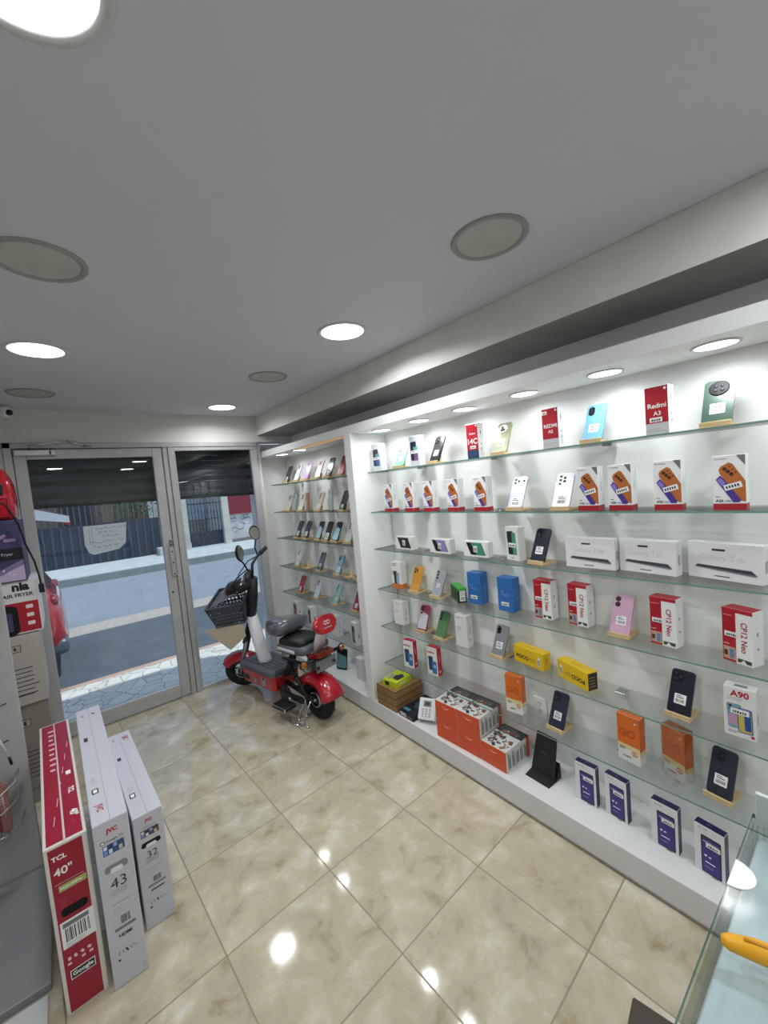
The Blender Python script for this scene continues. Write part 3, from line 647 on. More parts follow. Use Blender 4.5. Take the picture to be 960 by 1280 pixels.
cp = carton('phone_box', 'red and white phone box with vertical lettering, leftmost of four on the fourth shelf', 'phone box', 'red and white boxes on the fourth shelf', 1.775, 1.105, SHELF[3], -2, .092, .055, .188, '#f0efee', top='#b3182c', draw=d_cp, lab=(.008, .088, .05, .106))
redo(cp, 'red and white phone box with vertical lettering, just left of the pink phone', 1.785, .939, SHELF[3], -6)
redo(cp, 'red and white phone box with vertical lettering, just right of the pink phone', 1.77, .60, SHELF[3], -8)
redo(cp, 'red and white phone box with vertical lettering, rightmost at the end of its shelf', 1.765, .375, SHELF[3], -20)
# shelf 5
def d_pl(tt):
    def f_(b, F, w, d, h):
        f = F['f']; b.lines(f, w*.12, h*.9, w*.5, 1, 1, GR, .004); b.lines(f, w*.15, h*.6, w*.6, 2, .01, GR, .003); b.lines(F['r'], h*.4, d*.5, h*.7, 1, 1, GR, .005, vert=True); b.rect(F['r'], d*.35, h*.2, d*.5, h*.27, GR)
    return f_
carton('phone_box', 'plain white phone box, leftmost on the fifth shelf', 'phone box', 'phone boxes', 1.76, 2.195, SHELF[4], 2, .095, .055, .165, '#e6e6e4', draw=d_pl(0))
carton('phone_box', 'tall plain white phone box right of the moss green phone', 'phone box', 'phone boxes', 1.741, 1.609, SHELF[4], 0, .086, .052, .187, '#e3e3e1', draw=d_pl(0))
def d_poco(flip):
    def f_(b, F, w, d, h):
        f = F['f']; a = PI if flip else 0; sx = (lambda x: w-x) if flip else (lambda x: x)
        b.text(f, 'POCO', sx(w*.30), h*.42, w*.42, h*.3, INK, a, .0008, .03); b.text(f, 'C71', sx(w*.64), h*.42, w*.18, h*.2, M('#8a6f14', .5), a, .0008); b.rect(f, sx(w*.86)-.007, h*.2, sx(w*.86)+.007, h*.75, PAPER, .0008)
        b.barcode(f, sx(w*.86)-.005, h*.25, sx(w*.86)+.005, h*.6, INK, .0012)
        b.rrect(F['t'], w*.5, d*.5, w*.3, d*.35, .003, 0, M('#d8ac10', .4))
        if flip: b.rect(F['r'], d*.05, h*.05, d*.95, h*.95, M('#2c2a26', .4)); b.lines(F['r'], d*.15, h*.7, d*.8, 4, .013, M('#b9b09a', .4), .002, .0007)
        else: b.rect(F['r'], d*.3, h*.4, d*.6, h*.75, M('#c99f0c', .4))
    return f_
carton('phone_box', 'yellow phone box lying on its side, the left one of two on the fifth shelf', 'phone box', 'yellow phone boxes', 1.78, 1.245, SHELF[4], -8, .182, .055, .084, '#e5bd12', draw=d_poco(False))
carton('phone_box', 'yellow phone box lying upside down with a dark end, right one of two', 'phone box', 'yellow phone boxes', 1.767, 1.0, SHELF[4], -20, .182, .055, .084, '#e5bd12', draw=d_poco(True))
def d_a90(b, F, w, d, h):
    f = F['f']; b.text(f, 'A90', w*.5, h*.88, w*.92, h*.13, M('#b51c34', .4), 0, .0008, .03); b.lines(f, w*.1, h*.78, w*.6, 2, .006, GR)
    pic_phone(b, f, w*.34, h*.42, w*.46, h*.5, .05, '#79a3b8', 2); pic_phone(b, f, w*.66, h*.36, w*.46, h*.5, .03, '#2b6aa8', 0, .0009); b.rrect(f, w*.66, h*.34, w*.4, h*.42, .005, .03, M('#c9b85a', .4), .0011); b.rrect(f, w*.74, h*.36, w*.2, h*.38, .004, .03, M('#2c4f96', .4), .0013)
    b.rrect(f, w*.3, h*.34, w*.3, h*.22, .005, .05, M('#c79ab8', .4), .0009); b.disc(f, w*.88, h*.07, w*.06, M('#b51c34', .4)); b.lines(f, w*.12, h*.1, w*.5, 2, .006, M('#7a4a9a', .4), .002)
    b.rect(F['r'], d*.3, h*.3, d*.6, h*.5, GR); b.rect(F['t'], w*.3, d*.3, w*.7, d*.7, M('#8a8a8a', .5))
carton('phone_box', 'white phone box with large crimson lettering and a colourful phone picture', 'phone box', 'phone boxes', 1.745, .373, SHELF[4], 0, .086, .045, .175, '#e9e7e6', draw=d_a90, lab=(.018, .082, .068, .102))
# shelf 6
def d_rw(b, F, w, d, h):
    f = F['f']; dash_row(b, f, w*.42, h*.82, w*.66, h*.06, M('#c01f38', .4))
    pic_phone(b, f, w*.36, h*.42, w*.44, h*.5, 0, '#27466c', 2); pic_phone(b, f, w*.68, h*.3, w*.44, h*.45, 0, '#3d77b8', 0, .0009); b.disc(f, w*.72, h*.34, w*.13, M('#9cc3e4', .4), .0012)
    b.disc(f, w*.15, h*.6, w*.07, M('#2f8f6a', .4), .0012); b.disc(F['r'], d*.5, h*.15, d*.18, PAPER); b.rect(F['r'], d*.4, h*.5, d*.6, h*.75, M('#d98894', .4))
rw = carton('phone_box', 'white and blue phone box with red sides, left one of two', 'phone box', 'red-sided phone boxes', 1.722, 2.081, SHELF[5], 8, .086, .04, .183, '#ececea', side='#c01f38', draw=d_rw)
redo(rw, 'white and blue phone box with red sides, right one of two', 1.747, 1.88, SHELF[5], 3)
def d_go(b, F, w, d, h):
    f, r = F['f'], F['r']; og = M('#dd6b1a', .4); ye = M('#e8d49a', .4); dk = M('#b24a10', .4)
    b.rect(f, 0, h*.37, w, h, og); b.rect(r, 0, h*.3, d, h, og); b.poly(f, [(0, h*.37), (w, h*.37), (w, h*.24), (0, h*.3)], ye); b.rect(r, 0, h*.2, d, h*.3, ye)
    b.text(f, 'GO', w*.46, h*.62, w*.74, h*.3, M('#8a3a0c', .5), 0, .0009, .03); b.text(f, 'GO', w*.46, h*.62, w*.70, h*.27, og, 0, .0013, -.012)
    b.disc(f, w*.76, h*.22, w*.13, dk, .0011); b.disc(f, w*.76, h*.22, w*.1, M('#f0dcc0', .5), .0014); b.text(f, '5', w*.76, h*.22, w*.1, h*.06, dk, 0, .0018, .03)
    b.lines(f, w*.08, h*.29, w*.34, 2, .007, INK, .0025, .0012); dash_row(b, f, w*.42, h*.12, w*.36, h*.03)
    b.text(f, 'go', w*.84, h*.88, w*.14, h*.05, PAPER, .3, .0012)
go = carton('phone_box', 'orange and white phone box left of the slate navy phone near the wall socket', 'phone box', 'orange phone boxes', 1.722, 1.272, SHELF[5], 7, .088, .045, .2, '#e9e7e3', top='#dd6b1a', draw=d_go)
redo(go, 'orange and white phone box, middle one of three, standing right of the shelf bracket', 1.738, .731, SHELF[5], -6)
o = redo(go, 'orange and white phone box, rightmost of three, turned and wrapped in clear film', 1.77, .577, SHELF[5], -20)
b = B(); b.box(-.0015, -.0025, -.0003, .0895, .0475, .2015, WRAP); b.obj('clear_film', o)
# plinth: blue tablet boxes
def d_rt(b, F, w, d, h):
    f, r, t = F['f'], F['r'], F['t']; nv = M('#17224a', .4)
    b.text(f, 'Be Tab', w*.3, h*.94, w*.42, h*.035, GR, bold=.02); b.rrect(f, w*.56, h*.42, w*.66, h*.78, .005, 0, M('#12141c', .3)); b.rrect(f, w*.56, h*.42, w*.58, h*.72, .003, 0, M('#39317f', .35), .0007)
    b.rect(f, w*.3, h*.68, w*.82, h*.71, M('#a9a2c8', .4), .001); b.lines(f, w*.36, h*.26, w*.8, 1, 1, PAPER, .004, .001); b.rect(f, w*.34, h*.38, w*.42, h*.42, PAPER, .001); b.rect(f, w*.48, h*.38, w*.56, h*.41, PAPER, .001)
    b.lines(f, w*.34, h*.16, w*.7, 1, 1, M('#8d86c0', .4), .003, .001)
    b.rect(f, w*.55, .001, w*.75, h*.025, M('#7d8a3a', .5), .001); b.lines(t, w*.35, d*.5, w*.65, 1, 1, M('#8090b8', .4))
rt = carton('tablet_box', 'navy and white tablet box, leftmost of four standing on the white plinth', 'tablet box', 'navy and white tablet boxes', 1.674, .894, PZ, 0, .09, .032, .178, '#dfe0e4', side='#17224a', draw=d_rt, lab=(.036, .105, .078, .122))
redo(rt, 'navy and white tablet box, second from the left of four on the white plinth', 1.685, .772, PZ, -6)
redo(rt, 'navy and white tablet box, third from the left of four on the white plinth', 1.664, .591, PZ, -3)
redo(rt, 'navy and white tablet box, rightmost of four, beside the glass counter', 1.656, .451, PZ, -8)
# orange food-processor boxes
def d_or(b, F, w, d, h):
    f, r, t = F['f'], F['r'], F['t']
    for k in (0, 1): b.poly(f, [(w*.3, h*(.82-.03*k)), (w*.5, h*(.74-.03*k)), (w*.72, h*(.8-.03*k)), (w*.5, h*(.70-.03*k))], M('#e3b3a2', .5))
    b.lines(t, w*.1, d*.9, w*.9, 3, d*.06, M('#6f7470', .5), .004)
    b.poly(t, [(w*.05, d*.02), (w*.95, d*.02), (w*.95, d*.62), (w*.05, d*.62)], M('#c9ccc5', .5))
    for i in range(44):
        x, y = random.uniform(.1, .9)*w, random.uniform(.08, .9)*d; s_ = random.uniform(.01, .034)
        b.rrect(t, x, y, s_, s_*.6, .001, random.uniform(0, 3), M(random.choice(['#3b3f42', '#7c4a3a', '#54595a', '#eceae6', '#8c6b5a', '#2d3032']), .5), .0007+i*.00002)
    b.rect(t, 0, d*.66, w, d, M('#2d3236', .5), .0005)
    for i in range(5): b.lines(r, h*.12, d*(.08+.17*i), h*.9, 4, .006, M('#6f7170', .6), .004, vert=True)
    b.rect(r, 0, 0, .003, h, M('#c9cac6', .5)); b.rect(r, d*.86, h*.0, d, h, M('#c24a2c', .5))
G2 = 'orange kitchen appliance boxes'
ob = carton('appliance_box', 'orange appliance box, bottom of the left column on the plinth', 'box', G2, 1.575, 1.660, PZ, 2, .153, .20, .108, '#d4502a', side='#dcdcd8', top='#cfd2cd', draw=d_or)
redo(ob, 'orange appliance box, bottom of the middle column on the plinth', 1.5805, 1.505, PZ, 2)
redo(ob, 'orange appliance box, topmost of the left column, under printed pan pictures', 1.575, 1.660, PZ+.1092, 2)
redo(ob, 'orange appliance box, topmost of the middle column, with its white end facing the counter', 1.5805, 1.505, PZ+.1092, 2)
redo(ob, 'single orange appliance box at the right of the pile beside the black easel', 1.586, 1.350, PZ, -1)
# kraft boxes
def d_kr(b, F, w, d, h): k_ = M('#4a3720', .8); b.rect(F['f'], 0, h*.9, w, h, k_); b.rect(F['r'], 0, h*.9, d, h, k_); b.rect(F['f'], w*.3, h*.3, w*.7, h*.34, M('#6c5333', .8))  # dark top strips paint in the shaded gaps between stacked boxes
kr = carton('kraft_box', 'brown kraft box, bottom of the stack of three at the divider', 'box', 'brown kraft boxes', 1.557, 2.20, PZ, 1, .193, .24, .046, '#8d6d45', draw=d_kr, bev=.0012)
redo(kr, 'brown kraft box, middle of the stack of three at the divider', 1.555, 2.20, PZ+.0465, 1.4)
redo(kr, 'brown kraft box, topmost of the stack of three under the lime green box', 1.557, 2.20, PZ+.093, .6)
def d_lime(b, F, w, d, h):
    t = F['t']; b.rect(F['f'], w*.15, h*.2, w*.45, h*.8, BLACK); b.poly(t, [(w*.45, d*.25), (w*.85, d*.2), (w*.9, d*.65), (w*.6, d*.8), (w*.4, d*.55)], M('#2a2c2c', .5)); b.rect(t, w*.08, d*.15, w*.4, d*.6, M('#8e9a8a', .5), .0006)
    b.lines(F['f'], w*.5, h*.6, w*.9, 2, .012, M('#8a9a20', .5)); b.lines(F['r'], d*.1, h*.6, d*.8, 2, .01, M('#eef0c0', .5), .004)
carton('accessory_box', 'lime green accessory box with a black gadget picture on the brown boxes', 'box', None, 1.575, 2.15, PZ+.1395, 10, .125, .15, .042, '#bccb1f', draw=d_lime)
def d_dark(b, F, w, d, h):
    b.lines(F['f'], w*.1, h*.6, w*.6, 2, .012, PAPER, .007); b.rect(F['f'], w*.66, h*.3, w*.9, h*.5, M('#c06a5a', .5)); b.poly(F['t'], [(w*.2, d*.5), (w*.5, d*.3), (w*.9, d*.4), (w*.8, d*.8), (w*.3, d*.85)], M('#33495a', .5)); b.rect(F['t'], w*.1, d*.1, w*.5, d*.2, M('#3f8a8a', .5))
carton('accessory_box', 'flat dark navy box lying between the brown stack and the orange boxes', 'box', None, 1.565, 1.99, PZ, 0, .135, .24, .036, '#1a1e2c', draw=d_dark)
# white device propped on the dark box
o = empty('card_terminal', (1.63, 1.795, PZ+.045), (math.radians(-38), 0, math.radians(-62))); tag(o, 'white device pack with a small grey screen propped against the orange boxes', 'device')
b = B(); b.box(-.055, -.018, -.03, .055, .018, .095, M('#dcdcda', .45), .006, 2); b.obj('body', o)
b = B(); F = Fr((-.055, -.0185, -.03), (1, 0, 0), (0, 0, 1), .11, .125); b.rrect(F, .055, .09, .05, .035, .003, 0, M('#7d8088', .3), .0004); b.rrect(F, .055, .09, .03, .02, .002, 0, M('#3a3d44', .3), .0007)
for i in range(3):
    for j in range(4): b.rrect(F, .03+i*.022, .058-j*.013, .012, .008, .001, 0, GR, .0004)
b.obj('printed_artwork', o)
# black folding tablet easel
o = empty('tablet_easel', (1.69, 1.067, PZ+.0005), (0, 0, math.radians(-93))); tag(o, 'black folding cardboard easel standing right of the orange boxes', 'easel')
bk = M('#17171a', .55)
b = B(); b.loft([[(-.062, .0, .01), (.062, .0, .01), (.062, .004, .01), (-.062, .004, .01)], [(-.055, .055, .185), (.052, .055, .185), (.052, .059, .185), (-.055, .059, .185)]], bk, smooth=False); b.obj('back_panel', o)
b = B(); b.prism([(-.05, 0), (.055, 0), (.05, .075), (.02, .012)], .13, bk, Matrix(((0, 0, 1, -.065), (1, 0, 0, 0), (0, 1, 0, 0), (0, 0, 0, 1)))); b.obj('front_pocket', o)
b = B(); b.prism([(.0, 0), (.07, .0), (.03, .12)], .006, bk, Matrix(((0, 0, 1, -.003), (1, 0, 0, .03), (0, 1, 0, 0), (0, 0, 0, 1)))); b.obj('rear_strut', o)
b = B(); Fp = Fr((-.06, -.0505, 0), (1, 0, 0), (0, math.sin(.0), 1), .1, .1); Fp = Fr((-.065, .012, .012), (1, 0, 0), Vector((0, .0, 1)), .1, .1); b.rect(Fr((-.02, .028, .1), (1, 0, 0), Vector((0, .3, .954)), .1, .1), 0, 0, .03, .004, M('#55555a', .4), .003); b.obj('lettering', o)

# ------------------------------------------------------------------ narrow bay
G3 = 'demo phones in the narrow bay'
def lp(sh, Y, X, col, label, cam='dots3', **k): return phone(X, Y, SHELF[sh], 0, col, label, G3, cam, **k)
lp(0, 3.60, 1.70, '#3c4043', 'dark grey phone, leftmost on the top shelf of the narrow bay', 'dots3', sticker=(.5, .2, .5))
lp(0, 3.40, 1.70, '#cdd0d6', 'silver-white phone, second on the top shelf of the narrow bay', 'tri')
lp(0, 3.22, 1.70, '#b794c2', 'lilac phone on the top shelf of the narrow bay', 'square', sticker=None)
lp(0, 3.01, 1.70, '#d9c9ca', 'pinkish white phone on the top shelf of the narrow bay', 'square', sticker=(.45, .2, .4))
lp(0, 2.84, 1.70, '#191a1c', 'black phone on the top shelf of the narrow bay', 'dots3', sticker=(.4, .2, .45))
lp(0, 2.655, 1.70, '#a82a35', 'red phone nearest the divider on the top shelf of the narrow bay', 'dots3', sticker=(.4, .15, .4))
lp(1, 3.66, 1.71, '#cfceb9', 'cream phone, leftmost on the second shelf of the narrow bay', 'two', sticker=None)
lp(1, 3.40, 1.71, '#d2d0bd', 'cream phone between two clear cases on the second shelf of the narrow bay', 'two', sticker=None)
lp(1, 3.07, 1.71, '#b9afa2', 'beige grey phone right of the orange one on the second shelf of the narrow bay', 'dots3', sticker=(.45, .25, .4))
lp(1, 2.695, 1.71, '#3a4046', 'dark grey phone nearest the divider on the second shelf of the narrow bay', 'dots3', sticker=(.45, .2, .4))
lp(2, 3.52, 1.715, '#1f2a42', 'navy phone, leftmost on the third shelf of the narrow bay', 'dots3', sticker=(.5, .25, .6))
lp(2, 3.36, 1.715, '#20294a', 'navy phone, second on the third shelf of the narrow bay', 'dots3', sticker=(.5, .25, .6))
lp(2, 3.135, 1.715, '#23272c', 'black phone with a pale blue lower part, third on the third shelf of the narrow bay', 'dots3', sticker=None, col2='#a9cbdc')
lp(2, 2.99, 1.715, '#14161a', 'black phone with a white lower sticker on the third shelf of the narrow bay', 'dots3', sticker=(.5, .22, .75))
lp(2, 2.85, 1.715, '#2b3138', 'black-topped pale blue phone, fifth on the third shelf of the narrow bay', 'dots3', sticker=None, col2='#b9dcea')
lp(2, 2.665, 1.715, '#d8d8d6', 'white phone nearest the divider on the third shelf of the narrow bay', 'dots3', sticker=None)
lp(3, 3.60, 1.72, '#dfe3e4', 'white phone, leftmost on the fourth shelf of the narrow bay', 'dots3', sticker=(.5, .3, .4))
lp(3, 3.17, 1.72, '#59666c', 'slate grey phone on the fourth shelf of the narrow bay', 'dots3', sticker=(.5, .3, .4))
lp(3, 2.87, 1.72, '#7d9cb0', 'steel blue phone on the fourth shelf of the narrow bay', 'pill', sticker=(.5, .25, .6))
lp(3, 2.57, 1.72, '#3b4046', 'dark grey phone half hidden by the divider on the fourth shelf', 'dots3', sticker=(.5, .3, .4))
lp(4, 3.60, 1.72, '#a81d38', 'red phone, the left one on the fifth shelf of the narrow bay', 'dots3', sticker=(.5, .22, .55))
lp(4, 3.28, 1.72, '#cfd6dc', 'white phone with two dark lenses on the fifth shelf of the narrow bay', 'two', sticker=(.5, .25, .4))
lp(4, 2.95, 1.72, '#93bdb6', 'mint green phone on the fifth shelf of the narrow bay', 'dots3', sticker=(.5, .25, .4))
lp(4, 2.65, 1.72, '#9f1730', 'red phone beside the divider on the fifth shelf of the narrow bay', 'dots3', sticker=(.5, .22, .5))
stand(1.72, 3.42, SHELF[3], 0, 'empty wooden phone stand right of the white phone, narrow bay fourth shelf')
stand(1.72, 2.71, SHELF[3], 0, 'empty wooden phone stand left of the divider, narrow bay fourth shelf')
# cased phones in clear packs
def pack(X, Y, sh, yaw, w, h, col, label, tilt=8):
    rz = math.radians(yaw-90)
    b = B(); b.prism(rr(w, h, .01, 4), .012, WRAP, Matrix.Translation((0, 0, h/2)) @ Matrix.Rotation(PI/2, 4, 'X') @ Matrix.Translation((0, 0, -.006)), bev=.002)
    o = b.obj('clear_case_pack', None, (X, Y, SHELF[sh]+.003), (-math.radians(tilt), 0, rz)); tag(o, label, 'case pack', 'clear packs in the narrow bay')
    b = B(); b.prism(rr(w*.78, h*.88, .009, 4), .007, M(col, .35), Matrix.Translation((0, 0, h/2)) @ Matrix.Rotation(PI/2, 4, 'X') @ Matrix.Translation((0, 0, -.0035)), bev=.001); b.obj('cased_phone', o)
    b = B()
    for a, c in ((-.2, .88), (-.2, .78), (.02, .83)): b.lathe([(.007, 0), (0, .0005)], BLACK, 14, Matrix.Translation((a*w, -.0042, c*h)) @ Matrix.Rotation(PI/2, 4, 'X'))
    b.obj('camera_module', o); return o
pack(1.73, 3.53, 1, 0, .088, .17, '#c4c5c8', 'clear case pack with a grey phone, between the two cream phones', 14)
pack(1.72, 3.23, 1, -10, .085, .172, '#c2602e', 'clear case pack with an orange phone on the second shelf of the narrow bay', 4)
pack(1.72, 2.84, 1, -14, .1, .178, '#cdd0d8', 'large clear case pack with dark camera cut-outs beside the last grey phone', 5)
def d_wp(c, c2):
    def f_(b, F, w, d, h): pic_phone(b, F['f'], w*.5, h*.48, w*.56, h*.74, 0, c, 2); b.rrect(F['f'], w*.6, h*.4, w*.25, h*.4, .004, .3, M(c2, .4), .001); b.rect(F['r'], d*.35, h*.35, d*.6, h*.5, GR)
    return f_
carton('phone_box', 'white box with a green phone picture on the lowest shelf behind the scooter saddle', 'phone box', 'white boxes on the lowest narrow shelf', 1.71, 3.72, SHELF[5], 0, .095, .055, .175, '#e1e3e2', draw=d_wp('#2c5a4c', '#c46a50'))
carton('phone_box', 'white box with a pink-screened phone picture on the lowest shelf behind the saddle', 'phone box', 'white boxes on the lowest narrow shelf', 1.71, 3.42, SHELF[5], -6, .09, .055, .175, '#dfe1e0', draw=d_wp('#1c2026', '#b06a80'))
carton('phone_box', 'plain white box partly behind the red backrest on the lowest narrow shelf', 'phone box', 'white boxes on the lowest narrow shelf', 1.71, 3.00, SHELF[5], 0, .09, .055, .175, '#dde1e0', draw=d_pl(0))
carton('phone_box', 'white box with a dark phone picture on the lowest shelf next to the divider', 'phone box', 'white boxes on the lowest narrow shelf', 1.71, 2.70, SHELF[5], -8, .085, .055, .18, '#dfe2e1', draw=d_wp('#20302f', '#7fb0a8'))
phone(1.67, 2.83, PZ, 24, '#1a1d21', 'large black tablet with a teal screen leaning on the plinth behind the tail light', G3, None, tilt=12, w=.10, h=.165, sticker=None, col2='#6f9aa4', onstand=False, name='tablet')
carton('phone_box', 'tall plain white box on the plinth beside the divider', 'phone box', 'phone boxes', 1.665, 2.60, PZ, -3, .078, .055, .172, '#dcdfdf', draw=d_pl(0))
#@@PART3
# ------------------------------------------------------------------ television boxes
def tvbox(name, label, X, Y, yaw, w, L, h, body, edge, draw, drawt):
    rz = math.radians(yaw); o = empty(name, (X, Y, .0005), (0, 0, rz)); tag(o, label, 'box')
    b = B(); b.box(0, 0, 0, w, L, h, M(body, .42, bump=.03, scale=14), .003, 2); b.obj('carton', o)
    F = Fr((0, 0, 0), (1, 0, 0), (0, 0, 1), w, h); T = Fr((0, 0, h), (1, 0, 0), (0, 1, 0), w, L)
    b = B(); b.rect(F, .004, .004, w-.004, h-.004, M(body, .42), .0003); draw(b, F, w, h); b.obj('printed_artwork', o)
    b = B(); b.rect(T, .004, .004, w-.004, L-.004, M(body, .42), .0003); drawt(b, T, w, L); b.obj('printed_artwork', o)
    return o
tr = M('#981330', .35)
def d40(b, F, w, h):
    e = w*.09; b.rect(F, e, h*.012, w-e*1.4, h*.985, tr)
    b.text(F, 'TCL', w*.32, h*.925, w*.34, h*.035, PAPER, 0, .0008, .04); b.text(F, '40"', w*.37, h*.845, w*.42, h*.055, PAPER, 0, .0008, .02)
    b.rect(F, w*.15, h*.775, w*.8, h*.7765, PAPER, .0008); b.rect(F, w*.22, h*.725, w*.85, h*.762, M('#a9b865', .5), .0008); dash_row(b, F, w*.5, h*.745, w*.5, h*.012, PAPER)
    b.lines(F, w*.2, h*.67, w*.4, 3, h*.015, M('#c0506a', .5), .0015)
    b.rrect(F, w*.5, h*.60, w*.62, h*.05, h*.024, .0, M('#08080a', .9), .001)
    b.rect(F, w*.13, h*.39, w*.9, h*.55, PAPER, .0008); b.rect(F, w*.18, h*.512, w*.78, h*.538, M('#77787c', .5), .0012); b.barcode(F, w*.22, h*.425, w*.78, h*.505, INK, .0012); b.lines(F, w*.2, h*.41, w*.7, 2, .008, GR, .002, .0012)
    for i, s_ in enumerate((.2, .34, .5, .66)): b.rrect(F, w*(s_+.03), h*.325, w*.07, h*.02, .001, .3*i, M('#e9c9d0', .5), .0008)
    for i, s_ in enumerate((.18, .5, .68)): b.rrect(F, w*(s_+.04), h*.295, w*.09, h*.014, .001, 0, M('#e9c9d0', .5), .0008)
    b.rect(F, w*.2, h*.195, w*.78, h*.25, PAPER, .0008); b.rect(F, w*.22, h*.2, w*.76, h*.245, M('#2b2b30', .5), .0012); b.text(F, 'Google', w*.49, h*.222, w*.48, h*.035, PAPER, 0, .0016, .03)
def d40t(b, T, w, L):
    b.rect(T, w*.08, L*.01, w*.92, L*.99, tr); a = -PI/2
    b.text(T, '40"', w*.78, L*.14, .08, w*.22, PAPER, a, .001, .03); b.text(T, 'TCL', w*.78, L*.3, .09, w*.16, PAPER, a, .001, .04); b.text(T, 'Roku', w*.78, L*.46, .09, w*.14, PAPER, a, .001, .02) if False else dash_row(b, T, w*.76, L*.44, w*.14, .03, PAPER)
    for i in range(9): b.rect(T, w*.28, L*(.5+i*.05), w*(.42+.03*(i % 3)), L*(.515+i*.05), M('#e6b9c3', .5), .0009)
    b.rect(T, w*.495, L*.005, w*.515, L*.995, M('#d9b7bd', .3), .0012)
o = tvbox('television_box', 'crimson television carton with a 40 inch mark, leaning nearest the left panel', -.152, 1.646, 1.9, .112, .96, .562, '#d8d2cc', 0, d40, d40t)
b = B(); 
for i in range(7):
    x = .03+.012*i; y0 = .1+.11*i; b.face([(x, y0, .5635), (x+.002, y0, .5645), (x+.006, y0+.05, .564), (x+.0045, y0+.055, .5638)], M('#f2e8ea', .1))
b.face([(.052, .003, .5635), (.058, .003, .5645), (.058, .95, .5645), (.053, .95, .5635)], M('#dcc6cb', .1)); b.obj('clear_tape', o)
jr = M('#b52335', .45); dk = M('#3a3b40', .6); lg = M('#a5a6aa', .6)
def jvc(sz, hole, pic, hcol):
    def f_(b, F, w, h):
        b.text(F, 'JVC', w*.5, h*.935, w*.46, h*.034, jr, 0, .0008, .05)
        if sz == '43': b.text(F, 'Google TV', w*.56, h*.88, w*.5, h*.02, dk, 0, .0008, .01); b.rrect(F, w*.22, h*.88, w*.12, h*.02, .002, 0, dk); b.rrect(F, w*.22, h*.88, w*.08, h*.012, .001, 0, PAPER, .0008)
        else: dash_row(b, F, w*.5, h*.885, w*.5, h*.01, lg); dash_row(b, F, w*.5, h*.86, w*.6, h*.01, dk)
        b.rect(F, w*.2, h*pic, w*.8, h*(pic+.06), M('#2b4a86' if sz == '43' else '#7a2b35', .5))
        for i in range(4):
            b.rect(F, w*(.22+.14*i), h*(pic+.005), w*(.22+.14*i+.1), h*(pic+.03), M(['#6f9ad0', '#d9e2ee', '#41577c', '#b9c9a8'][i], .5), .0008)
            b.rect(F, w*(.22+.14*i), h*(pic+.034), w*(.22+.14*i+.1), h*(pic+.056), M(['#d9e2ee', '#2b3c60', '#8fb0dc', '#3a5c48'][i], .5), .0008)
        hm = M(hcol, .9)
        b.rrect(F, w*.5, h*(hole+.012), w*.62, h*.03, h*.014, 0, hm, .0008); b.disc(F, w*.26, h*hole, w*.09, hm, .0009, 14, h*.018); b.disc(F, w*.74, h*hole, w*.09, hm, .0009, 14, h*.018)
        b.rrect(F, w*.5, h*(hole-.01), w*.34, h*.03, .006, 0, M('#e3e3e5', .5), .001)
        t = hole-.09; b.text(F, sz, w*.5, h*t, w*.5, h*.06, dk, 0, .0008)
        b.lines(F, w*.25, h*(t-.045), w*.72, 3, h*.012, lg, .003, .0006, jit=.1)
        b.rect(F, w*.25, h*(t-.125), w*.78, h*(t-.118), lg); b.lines(F, w*.25, h*(t-.15), w*.55, 3, h*.014, lg, .0015)
        b.barcode(F, w*.42, h*(t-.255), w*.68, h*(t-.205), INK); b.rect(F, w*.22, h*(t-.285), w*.82, h*(t-.268), M('#77787c', .5))
        b.text(F, 'HDMI', w*.5, h*(t-.32), w*.5, h*.02, INK, 0, .0008, .04) if sz == '43' else b.rect(F, w*.3, h*(t-.325), w*.75, h*(t-.312), dk)
        for i in range(5): b.rrect(F, w*(.26+.11*i), h*(t-.42), w*.05, h*.028, .002, .2*i, dk if i == 2 else lg)
        b.disc(F, w*.24, h*(t-.46), w*.04, dk)
        for q in (.97, .79, .62, .46, .05): 
            b.rrect(F, w*.87, h*q, w*.02, h*.022, .0005, -.5, lg); b.rrect(F, w*.93, h*q, w*.02, h*.022, .0005, -.5, lg)
    return f_
def jvt(sz, small):
    def f_(b, T, w, L):
        b.rect(T, w*.5, .0, w*.512, L, M('#8d8d90', .6), .0006); a = -PI/2; s_ = .3 if not small else .72
        b.text(T, 'JVC', w*(.27 if not small else .73), L*(.09 if not small else .9), .07, w*.26, jr, a, .0008, .03)
        b.rrect(T, w*.25, L*.2, w*.2, .035, .003, 0, dk, .0006); b.rrect(T, w*.25, L*.2, w*.12, .022, .002, 0, PAPER, .0009); b.lines(T, w*.16, L*.29, w*.36, 4, .012, lg, .004)
        for k in range(3):
            for i in range(5): b.rect(T, w*(.58+.06*i), L*(.1+.28*k), w*(.6+.06*i), L*(.33+.28*k), M('#c9c9cd', .6), .0006)
        b.rect(T, w*.16, L*.62, w*.3, L*.66, dk); b.rect(T, w*.62, L*.9, w*.74, L*.915, dk); b.rect(T, w*.2, L*.9, w*.3, L*.92, M('#8f90b0', .6))
    return f_
tvbox('television_box', 'white television carton with a 43 inch mark, standing in the middle of three', -.027, 1.621, .8, .1, 1.0, .578, '#c6c6cf', 0, jvc('43', .71, .80, '#8a8a8e'), jvt('43', 0))
tvbox('television_box', 'short white television carton with a 32 inch mark, outermost of three on the tiles', .0885, 1.763, 1.9, .1, .73, .445, '#c4c4cd', 0, jvc('32', .73, .80, '#0a0a0c'), jvt('32', 1))
